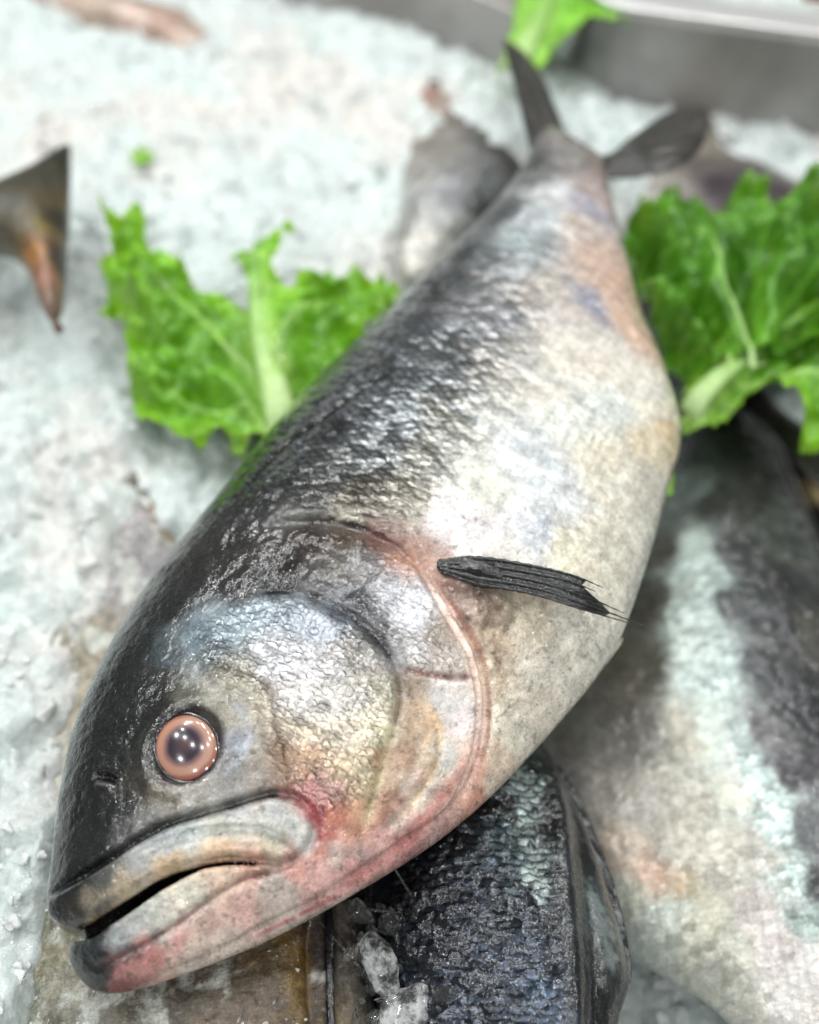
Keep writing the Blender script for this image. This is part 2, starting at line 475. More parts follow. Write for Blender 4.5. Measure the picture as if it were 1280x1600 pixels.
    def blend_line(s, V, col, px, width, rgb, strength=1.0, noise=0.4, seed=1, smooth=6, taper=True, freq=300):
        P = s.line(px, smooth)
        lo = P.min(0)-width*3; hi = P.max(0)+width*3
        m = np.where((V[:, 0] > lo[0]) & (V[:, 0] < hi[0]) & (V[:, 1] > lo[1]) & (V[:, 1] < hi[1]))[0]
        d, sd, pr = seg_dist(V[m, 0], V[m, 1], P)
        n = fbm(V[m, 0]*freq, V[m, 1]*freq, oct=3, seed=seed)
        k = np.exp(-(d/(width*(1+noise*n)))**2)*strength*np.clip(1+noise*n*1.5, 0, 1.2)
        if taper: k = k*np.clip(np.minimum(pr, 1-pr)*8, 0, 1)
        k = np.clip(k, 0, 1)[:, None]
        col[m] = col[m]*(1-k)+lin(rgb)*k
    def blend_poly(s, V, col, px, rgb, soft=0.002, strength=1.0, noise=0.002, seed=1, mul=False):
        P = s.line(list(px)+[px[0]], 5)[:-1]
        lo = P.min(0)-0.01; hi = P.max(0)+0.01
        m = np.where((V[:, 0] > lo[0]) & (V[:, 0] < hi[0]) & (V[:, 1] > lo[1]) & (V[:, 1] < hi[1]))[0]
        n = fbm(V[m, 0]*250, V[m, 1]*250, oct=4, seed=seed)
        k = (sstep(-soft, soft, sdf_poly(V[m, 0], V[m, 1], P)+noise*n)*strength)[:, None]
        t = lin(rgb)
        col[m] = col[m]*(1-k)+(col[m]*t if mul else t)*k

def fin_sheet(name, M, P, thick, mat, parent, rgbf, rays=None, wave=0.001, res=0.0012, zf=None, seed=0):
    """thin membrane over the chart polygon P (local u, v), slightly wavy, with a real thickness"""
    X, Y = np.meshgrid(np.arange(P[:, 0].min(), P[:, 0].max()+res, res), np.arange(P[:, 1].min(), P[:, 1].max()+res, res), indexing='ij')
    D = sdf_poly(X, Y, P)
    vm = D > -res*0.6
    # pull the rim vertices onto the outline
    fm = vm[:-1, :-1] & vm[1:, :-1] & vm[:-1, 1:] & vm[1:, 1:]
    gx, gy = np.gradient(D, res)
    k = np.where(D < res*0.4, D-res*0.2, 0)
    k = np.clip(k, -res*1.2, 0)
    X2 = X-gx*k; Y2 = Y-gy*k
    Z = wave*fbm(X*60, Y*60, oct=3, seed=seed)
    if zf is not None: Z = Z+zf(X2, Y2)
    th = thick*np.clip(D/0.004, 0.15, 1)
    rr = 0
    if rays is not None: rr = rays(X2, Y2); th = th*(1+0.6*rr)
    top = np.stack([X2, Y2, Z+th/2], -1).reshape(-1, 3); bot = np.stack([X2, Y2, Z-th/2], -1).reshape(-1, 3)
    n = X.size
    F = grid_faces(*X.shape, mask=fm)
    # border edges
    e = {}
    for f in F:
        for a, b in ((f[0], f[1]), (f[1], f[2]), (f[2], f[3]), (f[3], f[0])):
            if (b, a) in e: del e[(b, a)]
            else: e[(a, b)] = 1
    side = np.array([(b, a, a+n, b+n) for a, b in e])
    FF = np.vstack([F, F[:, ::-1]+n, side])
    V = np.vstack([top, bot])
    c = rgbf(X2, Y2, D, rr).reshape(-1, 3); c = np.vstack([c, c])
    V, FF, u = compact(V, FF)
    o = mesh_obj(name, V, FF, mat, parent, col=c[u], attrs={'scales': np.zeros(len(u)), 'rough': np.zeros(len(u))})
    return o
# ------------------------------------------------------------------ the large fish in front
skin = fish_material('wet_fish_skin', arc=0.92, sat=0.80, gloss=0.12, scale=0.0050, coat=0.9, ew=0.75)
OUT = [(84,1440),(73,1405),(80,1340),(92,1240),(115,1140),(150,1050),(195,965),(245,890),(300,820),(355,755),(420,675),(480,605),(540,545),
       (600,490),(650,440),(700,390),(750,340),(790,295),(818,255),(832,225),(860,195),(900,215),(940,245),(952,290),(965,340),(985,420),(1008,500),(1035,560),(1058,635),
       (1064,690),(1045,760),(1020,850),(995,930),(966,1005),(925,1068),(875,1128),(825,1185),(760,1252),(700,1303),(640,1345),(560,1395),
       (480,1440),(400,1480),(300,1520),(220,1545),(160,1553),(125,1530),(107,1490),(116,1466),(105,1458)]
BT = [(0,.015),(.05,.022),(.12,.031),(.2,.038),(.3,.043),(.42,.045),(.55,.042),(.7,.034),(.85,.022),(.95,.013),(1,.010)]
fish = Fish(OUT, ((110,1440),(890,240)), (0.032,0,0.115), BT)
fish.grids(0.0008)
HEAD = thing('whole_fish', 'largest silver fish with an orange eye and open mouth, lying across the others', 'fish', fish.M)
rel = np.zeros_like(fish.X)
# mouth slit
slit_top = [(60,1486),(115,1457),(160,1428),(205,1400),(250,1372),(300,1355),(350,1346),(400,1345)]
slit_bot = [(400,1348),(350,1351),(310,1360),(268,1382),(222,1412),(182,1440),(148,1462),(112,1472),(60,1498)]
SP = np.vstack([fish.line(slit_top, 5), fish.line(slit_bot, 5)])
SD = sdf_poly(fish.X, fish.Y, SP)
# upper jaw plate: raised, with a dark fold above it
up = [(78,1398),(120,1372),(170,1342),(215,1312),(258,1288),(310,1272),(360,1258),(400,1246),(430,1240)]
rnd_end = [(430,1240),(462,1246),(484,1262),(492,1285),(488,1315),(470,1338),(446,1350)]
low = [(446,1350),(410,1346),(350,1344),(300,1350)]
fish.groove(rel, up+rnd_end[1:3], 0.0014, 0.0040)
fish.groove(rel, rnd_end[1:]+low[1:], 0.0011, 0.0020)
PL = fish.line(up+rnd_end[1:]+[(410,1345),(350,1344),(300,1354),(250,1372),(200,1402),(150,1436),(110,1458),(78,1440)], 4)
pd = sdf_poly(fish.X, fish.Y, PL)
rel += 0.0026*sstep(0, 0.0035, pd)
fish.groove(rel, [(215,1350),(260,1328),(310,1312),(370,1304),(420,1308),(450,1325),(462,1340)], 0.0016, 0.0010)
fish.groove(rel, [(240,1312),(300,1292),(360,1284),(420,1288),(462,1305)], 0.0010, -0.0008)
# lower jaw bones
jl = [(140,1512),(190,1492),(240,1466),(290,1434),(330,1404),(380,1374),(430,1362),(480,1340)]
fish.groove(rel, jl, 0.0012, 0.0014)
fish.step(rel, jl, 0.0012, 0.012, side=1)
fish.groove(rel, [(230,1535),(320,1502),(420,1450),(500,1408),(600,1345),(690,1270)], 0.0012, 0.0018)
fish.groove(rel, [(380,1470),(440,1440),(500,1412),(580,1375)], 0.0008, 0.0016)
fish.groove(rel, [(500,1400),(580,1352),(650,1300),(700,1240),(728,1180)], 0.0010, 0.0010)
# jaw tips a little thinner than the skull, belly side drops away
# eye socket
ec = fish.chart([(292,1166)])[0]
fish_eye_r = 0.0138
de = np.hypot(fish.X-ec[0], (fish.Y-ec[1])*1.12)
rel += -0.0030*sstep(fish_eye_r*1.05, fish_eye_r*0.8, de)+0.0014*np.exp(-((de-fish_eye_r*1.30)/0.0035)**2)
fish.groove(rel, [(345,1205),(372,1180),(384,1145),(372,1110)], 0.0013, 0.0007)
# nostril
nc = fish.chart([(166,1216)])[0]
dn = np.hypot((fish.X-nc[0])/1.0, (fish.Y-nc[1])/1.0)
fish.groove(rel, [(148,1212),(160,1211),(172,1215),(181,1221)], 0.0010, 0.0042, taper=True)
fish.groove(rel, [(150,1224),(162,1228),(176,1230)], 0.0014, -0.0008)
# cheek and gill cover folds
pre = [(395,925),(450,925),(510,945),(560,975),(600,1015),(622,1060),(622,1110),(605,1170),(590,1220),(572,1275),(555,1310)]
fish.groove(rel, pre, 0.0022, 0.0020)
fish.step(rel, pre, 0.0022, 0.020, side=-1, soft=0.0015)
fish.groove(rel, [(410,820),(480,812),(560,826),(620,858),(655,890)], 0.0022, 0.0028)
op = [(560,826),(620,858),(652,895),(680,945),(708,992),(728,1030),(740,1090),(735,1160),(712,1225),(680,1275),(630,1318)]
fish.step(rel, op, 0.0046, 0.016, side=-1, soft=0.0008)
fish.groove(rel, [(655,880),(694,930),(724,980),(748,1025),(762,1090),(757,1160),(738,1220),(700,1280)], 0.0016, 0.0034)
fish.groove(rel, [(640,870),(676,915),(708,965),(735,1015),(750,1085),(746,1155),(722,1222),(690,1268)], 0.0014, -0.0016)
fish.groove(rel, [(630,1048),(665,1052),(700,1060),(735,1062)], 0.0016, 0.0016)
fish.groove(rel, [(660,1088),(682,1130),(682,1185),(655,1235),(620,1280),(590,1310)], 0.0013, 0.0010)
fish.groove(rel, [(615,1110),(640,1150),(630,1200),(600,1260)], 0.0020, -0.0007)
fish.groove(rel, [(330,1010),(400,1040),(415,1100),(420,1150),(440,1200)], 0.0030, -0.0010)
NP_ = fish.line([(340,840),(400,790),(480,800),(600,850),(560,900),(470,905),(400,905),(330,930)], 4)
rel += sstep(-0.004, 0.004, sdf_poly(fish.X, fish.Y, NP_))*0.0011*fbm(fish.X*150, fish.Y*230, oct=4, seed=15)
# tissue lumps behind the gill
nb = fbm(fish.X*170, fish.Y*170, oct=4, seed=5)
LP = fish.line([(705,880),(740,885),(790,925),(800,960),(778,1000),(775,1060),(755,1060),(745,1010),(715,960),(690,915)], 4)
ld = sstep(-0.002, 0.003, sdf_poly(fish.X, fish.Y, LP))
rel += ld*(0.0034*nb+0.001)
# flank folds
fish.groove(rel, [(375,775),(440,700),(520,640),(640,560)], 0.0016, 0.0011)
fish.groove(rel, [(640,560),(720,640),(800,690),(870,730)], 0.0040, 0.0007)
fish.groove(rel, [(900,470),(960,500),(1000,545)], 0.0050, 0.0008)
fish.groove(rel, [(830,330),(900,430),(960,560),(1030,640)], 0.0120, 0.0010)
rel += 0.00025*fbm(fish.X*110, fish.Y*110, oct=4, seed=10)*sstep(0.22, 0.16, fish.X)+0.0008*fbm(fish.X*45, fish.Y*45, oct=3, seed=9)+0.00022*fbm(fish.X*420, fish.Y*420, oct=3, seed=11)
opk0 = sstep(-0.003, 0.003, sdf_poly(fish.X, fish.Y, fish.line([(340,840),(400,790),(480,800),(560,826),(640,865),(700,890),(780,930),(800,1000),(780,1100),(770,1250),(600,1400),(300,1300),(250,1000)], 4)))
# cheek scales as true relief: scattered overlapping flakes
ca, sa = math.cos(0.1), math.sin(0.1)
it, cid = imbricate(fish.X*ca+fish.Y*sa, -fish.X*sa+fish.Y*ca, 0.0037, 0.0066, 12, 0.8, 90)
itb, cidb = imbricate(fish.X, fish.Y, 0.0044, 0.0050, 14, 0.35, 60)
trk = sstep(0.19, 0.23, fish.X)*(1-opk0)
CH = fish.line([(300,980),(400,935),(500,945),(580,1000),(612,1070),(600,1150),(575,1230),(520,1270),(450,1240),(425,1190),(405,1100),(330,1050)], 4)
chk = sstep(-0.004, 0.004, sdf_poly(fish.X, fish.Y, CH))
OPC = fish.line([(470,830),(560,840),(640,900),(690,980),(715,1040),(660,1060),(610,1010),(540,940),(440,900)], 4)
opk = sstep(-0.003, 0.003, sdf_poly(fish.X, fish.Y, OPC))
rel += (chk+0.6*opk)*0.0009*fbm(fish.X*170, fish.Y*110, oct=3, seed=61)+trk*0.0*(1-itb)
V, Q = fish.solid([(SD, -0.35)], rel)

COLS = [  # tones hold pigment plus some shade
# back and top of the head
(95,1330,24,28,28),(130,1200,20,25,26),(160,1100,26,30,30),(200,1020,30,34,34),(120,1375,24,28,28),(200,1150,22,26,26),(180,1265,34,36,36),
(150,1330,32,36,36),(230,1080,28,32,32),(260,950,36,37,36),(300,900,42,40,38),(345,850,48,45,43),(235,1280,100,98,94),(275,1250,120,112,98),
(205,1305,80,80,80),(250,1232,104,94,74),(300,1250,165,162,154),(350,1232,158,154,148),(400,1226,150,140,130),(180,1190,26,28,27),(215,1225,64,60,52),
(88,1290,22,26,26),(110,1250,20,24,25),(140,1150,22,26,27),(180,1060,26,30,30),(160,1270,28,30,30),
# round the eye
(290,1090,92,90,76),(330,1062,118,114,98),(370,1070,142,136,116),(385,1112,150,142,124),(352,1118,140,134,116),(370,1160,150,155,165),(395,1180,148,138,124),
(262,1062,62,62,54),(232,1118,36,38,36),(222,1180,56,56,50),(242,1215,92,84,68),(300,1225,140,134,122),(350,1210,140,138,134),(250,1110,44,45,40),
(310,1035,96,104,104),(400,1100,160,150,130),
# blue scale patch
(300,1000,105,124,134),(350,980,150,170,180),(400,958,166,184,194),(450,962,160,174,186),(500,982,165,175,188),(270,1020,64,78,84),(525,962,104,112,122),
# cheek
(430,1020,208,208,212),(480,1032,192,190,194),(520,1042,180,176,176),(470,1090,208,202,198),(522,1100,202,196,188),(560,1082,186,180,172),(430,1132,170,154,130),
(480,1150,196,176,148),(540,1150,206,192,168),(592,1130,205,195,165),(440,1192,134,98,64),(480,1202,160,120,80),(530,1212,200,170,130),(560,1202,208,188,150),
(420,1215,148,126,108),(560,1030,146,141,136),(592,1080,166,161,140),(600,1152,216,206,166),(585,1222,214,192,148),(570,1272,214,160,112),(455,1225,130,92,70),
# gill cover
(640,1120,172,142,108),(630,1180,168,128,96),(602,1252,190,134,98),(660,1132,196,160,120),(672,1182,206,180,146),(700,1100,206,200,196),(692,1182,206,200,190),
(722,1122,222,206,206),(660,1242,214,196,176),(632,1292,218,190,172),(600,1200,176,140,104),(560,1300,212,140,105),
(560,880,126,124,124),(600,930,166,166,172),(642,960,202,202,210),(652,1012,186,181,179),(692,1002,150,135,120),(620,1012,146,146,146),(520,870,104,99,94),
(480,842,72,60,54),(500,910,94,91,91),(560,940,70,70,74),(590,990,92,92,92),(450,870,52,46,46),(400,880,56,49,48),(380,920,44,41,41),(440,915,34,35,36),
(350,900,50,46,46),(540,832,90,72,58),(600,842,120,80,62),(640,870,160,110,85),(640,1070,150,130,112),(700,1045,190,175,165),
# behind the gill
(700,890,176,132,112),(740,950,166,142,124),(772,1000,170,146,116),(762,1062,214,194,164),(784,1120,226,215,190),(772,1180,226,198,168),(735,1262,220,146,116),
(762,1230,222,198,172),(702,1292,216,156,144),(732,930,146,116,100),(770,962,128,104,84),(800,932,190,172,144),(745,1205,226,170,140),
# belly
(830,980,208,194,166),(850,1050,215,205,188),(900,980,226,218,200),(932,950,226,218,200),(850,1120,218,204,184),(822,1150,225,214,194),(800,880,222,214,204),
(880,860,224,215,186),(960,860,222,214,194),(940,720,222,214,190),(980,760,226,218,200),(1020,700,226,208,172),(1048,680,226,198,150),(1000,600,224,218,204),(960,640,214,218,210),
(940,960,226,218,200),(1030,760,215,208,190),(1020,640,226,218,196),
# upper jaw
(100,1410,34,40,42),(160,1370,80,82,80),(222,1332,150,152,150),(292,1300,176,184,182),(352,1290,170,172,160),(420,1290,192,192,182),(460,1292,196,196,190),
(480,1312,204,204,198),(430,1264,180,180,178),(370,1268,176,179,178),(200,1388,160,142,112),(270,1350,196,164,118),(350,1325,208,166,120),(420,1330,196,178,146),
(120,1438,64,56,50),(150,1410,110,100,84),(250,1316,160,166,168),(95,1440,40,42,42),
# lower jaw
(125,1500,28,36,40),(160,1537,38,44,46),(142,1478,50,62,68),(180,1470,124,132,132),(232,1430,172,174,164),(302,1398,204,196,176),(350,1370,220,184,154),
(400,1352,224,160,130),(192,1512,184,112,104),(232,1490,204,118,108),(182,1538,140,66,62),(282,1470,208,150,140),(332,1440,202,164,148),(302,1490,206,184,168),
(382,1420,212,162,148),(432,1382,206,188,176),(460,1352,216,146,130),(520,1332,218,190,180),(420,1430,204,180,166),(500,1380,218,160,150),(560,1332,212,168,158),
(602,1312,224,162,150),(642,1312,206,116,110),(560,1368,226,146,138),(300,1512,224,204,194),(450,1450,226,204,190),(150,1510,34,40,42),(240,1460,170,166,158),(210,1450,150,154,150),
(260,1520,206,170,155),(360,1475,214,190,176),(260,1440,190,184,170),(150,1455,30,20,18),
# corner of the mouth
(500,1268,160,32,38),(508,1300,196,76,58),(490,1243,186,110,108),(525,1282,214,120,84),(508,1238,176,124,112),(505,1330,214,130,110),
# trunk
(340,780,34,37,39),(400,705,36,40,44),(470,628,40,43,50),(540,562,48,51,58),(600,505,58,61,68),(660,455,66,70,74),(720,398,76,79,82),(780,330,84,88,90),(828,262,80,82,82),
(400,790,56,58,58),(450,740,72,77,82),(480,792,92,92,87),(520,742,120,122,120),(580,702,150,155,158),(560,780,128,120,102),(640,780,166,161,146),(620,650,164,174,180),
(680,720,192,191,180),(700,800,215,205,205),(740,840,226,216,216),(760,760,205,205,190),(560,640,118,125,133),(600,600,108,115,122),(680,560,140,145,150),
(640,502,92,97,106),(700,650,190,190,178),(760,650,205,205,195),(820,720,210,213,214),(862,760,202,207,210),(840,830,206,208,212),(860,600,215,210,195),(800,570,196,192,184),
(760,500,176,179,183),(720,480,140,142,144),(800,420,190,195,198),(850,450,216,206,196),(900,480,206,195,188),(922,472,158,158,170),(960,450,204,170,146),
(972,482,206,172,148),(950,542,220,212,200),(900,350,212,196,184),(868,300,215,216,216),(850,340,205,212,216),(912,320,178,174,188),(942,400,206,174,154),(930,300,190,168,162),
(820,380,180,193,196),(880,650,216,218,208),(900,560,220,212,196),(760,400,120,126,130),(700,440,88,92,96),(1000,520,214,176,148),(985,450,200,160,136),
(850,270,130,130,130),(900,255,150,145,142),(935,265,150,130,122),(590,560,74,78,86),(520,660,72,76,84),
]
col = fish.paint(V, COLS, sigma=0.007, power=4.6, warp=0.0028)
BL = lambda *a, **k: fish.blend_line(V, col, *a, **k)
# folds and lines (creases darkened, pale and blood-red strokes, each with its own shape)
BL(up+rnd_end[1:2], 0.0016, (14,14,16), 1.0, noise=0.25)
BL([(455,1243),(478,1250),(496,1268),(500,1300),(486,1332)], 0.0013, (150,28,34), 0.9)
BL([(446,1351),(410,1348),(350,1346),(300,1354)], 0.0008, (120,66,48), 0.8)
BL([(430,1240),(470,1232),(500,1240),(515,1256)], 0.0012, (190,110,112), 0.7)
BL([(120,1455),(170,1425),(215,1396),(262,1370),(310,1352)], 0.0011, (196,170,128), 0.75)
BL([(205,1345),(260,1322),(310,1308),(360,1300),(410,1300),(445,1318)], 0.0008, (226,228,222), 0.55)
BL([(400,1312),(440,1318),(462,1336),(440,1340)], 0.0014, (104,112,96), 0.5)
BL(jl, 0.0007, (128,52,46), 0.75)
BL([(150,1514),(210,1490),(250,1462)], 0.0012, (60,50,52), 0.6)
BL([(170,1545),(200,1540),(250,1522)], 0.0014, (130,36,36), 0.6)
BL([(385,1468),(440,1440),(500,1412),(540,1392)], 0.0009, (168,54,50), 0.8)
BL([(400,1478),(500,1428),(600,1368),(690,1302)], 0.0011, (228,206,194), 0.7)
BL([(520,1392),(600,1340),(660,1285),(705,1230)], 0.0016, (200,92,86), 0.6)
BL([(560,1400),(620,1352),(668,1318)], 0.0014, (190,70,66), 0.55)
BL([(655,888),(690,940),(716,990),(740,1040),(752,1100),(747,1165),(728,1225),(692,1280)], 0.0025, (244,206,188), 1.0, noise=0.3)
BL([(666,882),(702,934),(732,985),(756,1034),(766,1100),(760,1165),(742,1228)], 0.0008, (150,84,62), 0.7)
BL([(735,1180),(700,1245),(655,1292),(600,1330)], 0.0012, (226,130,118), 0.6)
BL([(755,1150),(735,1215),(700,1265)], 0.0020, (224,150,128), 0.6)
BL([(740,1190),(752,1230),(735,1270)], 0.0022, (220,130,90), 0.5)
BL([(628,1048),(662,1052),(700,1062),(742,1062)], 0.0013, (112,56,46), 0.85)
BL([(395,922),(450,918),(510,938),(560,970),(600,1012),(620,1050)], 0.0018, (28,28,32), 0.8)
BL([(620,1050),(626,1090),(618,1140)], 0.0012, (110,92,74), 0.5)
BL([(600,1130),(600,1190),(586,1240),(570,1290)], 0.0012, (226,214,164), 0.6)
BL([(560,826),(610,846),(640,868)], 0.0016, (112,44,30), 0.75)
BL([(470,812),(530,812),(580,828)], 0.0012, (40,30,26), 0.7)
BL([(420,835),(430,870),(460,895)], 0.0022, (50,26,26), 0.6)
BL([(520,812),(545,808),(570,812)], 0.0010, (190,186,160), 0.5)
BL([(660,1088),(684,1130),(684,1185),(657,1238),(620,1285)], 0.0010, (206,160,84), 0.6)
BL([(580,1300),(640,1240),(668,1200)], 0.0012, (170,88,62), 0.45)
BL([(375,775),(440,700),(520,640),(640,560)], 0.0016, (58,44,40), 0.75)
BL([(520,600),(640,690),(740,760)], 0.0022, (120,126,128), 0.45)
BL([(560,520),(690,590),(800,650),(900,720)], 0.0030, (140,148,158), 0.45)
BL([(640,470),(760,540),(880,600),(960,660)], 0.0035, (150,158,168), 0.35)
BL([(720,420),(800,450),(880,500)], 0.0035, (150,140,134), 0.35)
BL([(600,560),(700,630),(800,686),(880,735)], 0.0028, (110,124,140), 0.5)
BL([(620,640),(720,700),(830,760)], 0.0020, (150,156,160), 0.35)
BL([(700,520),(790,590),(880,650)], 0.0030, (176,160,146), 0.4)
BL([(900,462),(930,480),(960,520)], 0.0040, (128,130,152), 0.55)
BL([(950,400),(970,450),(990,520)], 0.0055, (206,156,126), 0.35)
BL([(855,800),(850,850),(830,880)], 0.0045, (184,196,212), 0.35)
BL([(148,1212),(160,1210),(172,1214),(182,1221)], 0.0009, (8,8,8), 1.0, noise=0.1)
BL([(150,1224),(160,1226),(180,1226)], 0.0007, (120,110,106), 0.6)
BL([(340,1215),(368,1190),(384,1150),(376,1112),(360,1098)], 0.0018, (164,172,184), 0.55)
BL([(690,900),(715,945),(745,985)], 0.0012, (110,60,50), 0.6)
BL([(770,1000),(785,1060),(770,1100)], 0.0016, (176,138,96), 0.5)
# dark ring of skin round the eye
dv = np.hypot(V[:, 0]-ec[0], (V[:, 1]-ec[1])*1.12)
k = np.exp(-((dv-fish_eye_r*1.02)/0.0018)**2)[:, None]*0.85; col = col*(1-k)+lin((34,28,34))*k
# inside of the mouth
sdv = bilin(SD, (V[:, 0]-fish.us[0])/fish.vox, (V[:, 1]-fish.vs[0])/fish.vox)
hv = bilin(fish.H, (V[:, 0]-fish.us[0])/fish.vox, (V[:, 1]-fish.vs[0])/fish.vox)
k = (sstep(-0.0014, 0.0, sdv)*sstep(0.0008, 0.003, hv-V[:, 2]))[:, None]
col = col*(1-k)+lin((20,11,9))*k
# mottling of the living pigment: blotches and pepper
u, v = V[:, 0], V[:, 1]
def vgrid(G): return bilin(G, (u-fish.us[0])/fish.vox, (v-fish.vs[0])/fish.vox)
n1 = fbm(u*330, v*330, oct=5, seed=31, gain=0.7); n2 = fbm(u*110, v*110, oct=4, seed=32); n3 = fbm(u*700, v*700, oct=3, seed=36, gain=0.8)
lum = col.mean(1)
col *= (0.40+0.60*sstep(0.0, 0.14, lum))[:, None]
am = 1-0.75*sstep(0.19, 0.25, u)*sstep(0.25, 0.5, lum)
col *= np.clip(1+am*(0.38*n1+0.30*n2+0.25*n3), 0.35, 1.8)[:, None]
hd = sstep(0.25, 0.19, u)                      # head only: dark pepper in pale skin, pale flecks in dark
pep = sstep(0.20, 0.5, fbm(u*520, v*520, oct=4, seed=33, gain=0.75))*hd
col = col*(1-0.5*pep*(lum > 0.12))[:, None]+(0.010*pep*(lum < 0.12))[:, None]
crevb = vgrid(itb); cidbv = vgrid(cidb); tk = vgrid(trk)
col *= (1-tk*0.0*sstep(0.26, 0.05, crevb)*np.clip(1+fbm(u*100, v*100, oct=2, seed=39), 0.3, 1))[:, None]*(1+0.3*tk*(cidbv-0.5))[:, None]
crev = vgrid(it); cidv = vgrid(cid); cm = vgrid(chk)+0.7*vgrid(opk)
col *= (1-0*crev)[:, None]
col *= (1+0.45*cm*(cidv-0.5))[:, None]
# streaks that follow the back
st = fbm(u*45, v*520, oct=3, seed=34)
tr = sstep(0.17, 0.24, u)
col *= (1+0.22*st*tr)[:, None]
col = np.clip(col*1.0, 0.004, 0.9)
t = (u-fish.u0)/(fish.L-fish.u0)
tr = sstep(0.150, 0.20, u+0.25*v)*(1-vgrid(opk0))
sc = np.clip(tr*(1.1-0.80*sstep(0.24, 0.42, u))*(1-0.85*sstep(-0.022, -0.065, v)), 0, 1)
col = np.clip(col*(1+0.40*sc*sstep(0.01, 0.20, lum))[:, None], 0.004, 0.9)

bare = vgrid(ld.astype(float))
sc = sc*(1-bare)
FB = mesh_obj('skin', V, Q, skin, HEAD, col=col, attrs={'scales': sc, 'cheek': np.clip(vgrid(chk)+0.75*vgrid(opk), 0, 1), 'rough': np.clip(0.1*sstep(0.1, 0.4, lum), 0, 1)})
print('main fish verts', len(V))

# eye: ball, rim and clouded pupil
def eye_mat():
    t = NT('clouded_fish_eye')
    co = t.n('ShaderNodeTexCoord').outputs['Object']
    sp = t.n('ShaderNodeSeparateXYZ', {0: co})
    n = t.noise(co, 160, 3)
    ox = t.m_('ADD', sp.outputs[0], 0.0004); oy = sp.outputs[1]
    r = t.m_('SQRT', t.m_('ADD', t.m_('MULTIPLY', ox, ox), t.m_('MULTIPLY', oy, oy)))
    r = t.m_('ADD', t.m_('DIVIDE', r, 0.0132), t.m_('MULTIPLY', t.m_('SUBTRACT', n.outputs[0], 0.5), 0.10))
    cr = t.n('ShaderNodeValToRGB', {0: r}); e = cr.color_ramp
    stops = [(0.0,(84,56,48)),(0.16,(66,50,58)),(0.38,(44,36,46)),(0.46,(60,50,60)),(0.57,(130,100,96)),(0.66,(172,136,122)),(0.80,(182,142,124)),(0.90,(150,100,84)),(0.95,(150,84,76)),(0.985,(58,34,42)),(1.0,(24,20,26))]
    while len(e.elements) < len(stops): e.elements.new(0.5)
    for el, (p_, c_) in zip(e.elements, stops): el.position = p_; el.color = (*lin(c_), 1)
    # warmer, redder towards the mouth side of the iris, paler pink at the far side
    g = t.ramp(t.m_('ADD', t.m_('MULTIPLY', sp.outputs[1], -1.0), t.m_('MULTIPLY', sp.outputs[0], -0.6)), -0.008, 0.013)
    base = t.mix(t.m_('MULTIPLY', g, t.ramp(r, 0.5, 0.62, 0, 0.40)), cr.outputs[0], t.mix(1.0, cr.outputs[0], (1.02, 0.70, 0.50, 1), 'MULTIPLY'))
    t.set(Base_Color=base, Roughness=0.16, Coat_Weight=1.0, Coat_Roughness=0.02, Specular_IOR_Level=0.5, Subsurface_Weight=0.0)
    return t.m
def dome(name, rx, ry, hgt, mat, parent, nr=24, na=64, inner=0.0, prof=None):
    V = []; 
    for i in range(nr+1):
        r = inner+(1-inner)*i/nr
        z = hgt*math.sqrt(max(0, 1-r*r)) if prof is None else prof(r)
        for k in range(na):
            a = 2*math.pi*k/na; V.append((rx*r*math.cos(a), ry*r*math.sin(a), z))
    F = [(i*na+k, (i+1)*na+k, (i+1)*na+(k+1) % na, i*na+(k+1) % na) for i in range(nr) for k in range(na)]
    if inner > 0: pass
    o = mesh_obj(name, V, np.array(F), mat, parent); return o
he = fish.h(np.array([ec[0]]), np.array([ec[1]]))[0]
eye = dome('eye', 0.0144, 0.0123, 0.0045, eye_mat(), HEAD)
gx = (fish.h(ec[:1]+0.006, ec[1:])-fish.h(ec[:1]-0.006, ec[1:]))[0]/0.012; gy = (fish.h(ec[:1], ec[1:]+0.006)-fish.h(ec[:1], ec[1:]-0.006))[0]/0.012
eye.location = (ec[0], ec[1], he-0.0026)
eye.rotation_euler = Vector((-gx, -gy, 1)).to_track_quat('Z', 'Y').to_euler()
rt = NT('dark_eye_rim'); rt.set(Base_Color=(*lin((32,28,34)), 1), Roughness=0.2, Coat_Weight=0.8, Coat_Roughness=0.08)
rv = []; rf = []; na, nm = 72, 10
for k in range(na):
    a = 2*math.pi*k/na
    for j in range(nm):
        b_ = 2*math.pi*j/nm; q = 1+0.05*math.sin(3*a+1)+0.03*math.sin(7*a)
        R_ = 0.0138+0.0009*q*math.cos(b_); rv.append((R_*math.cos(a), R_*0.86*math.sin(a), 0.0014+0.0009*q*math.sin(b_)))
        rf.append((k*nm+j, ((k+1) % na)*nm+j, ((k+1) % na)*nm+(j+1) % nm, k*nm+(j+1) % nm))
mesh_obj('eye_rim', rv, np.array(rf), rt.m, eye)
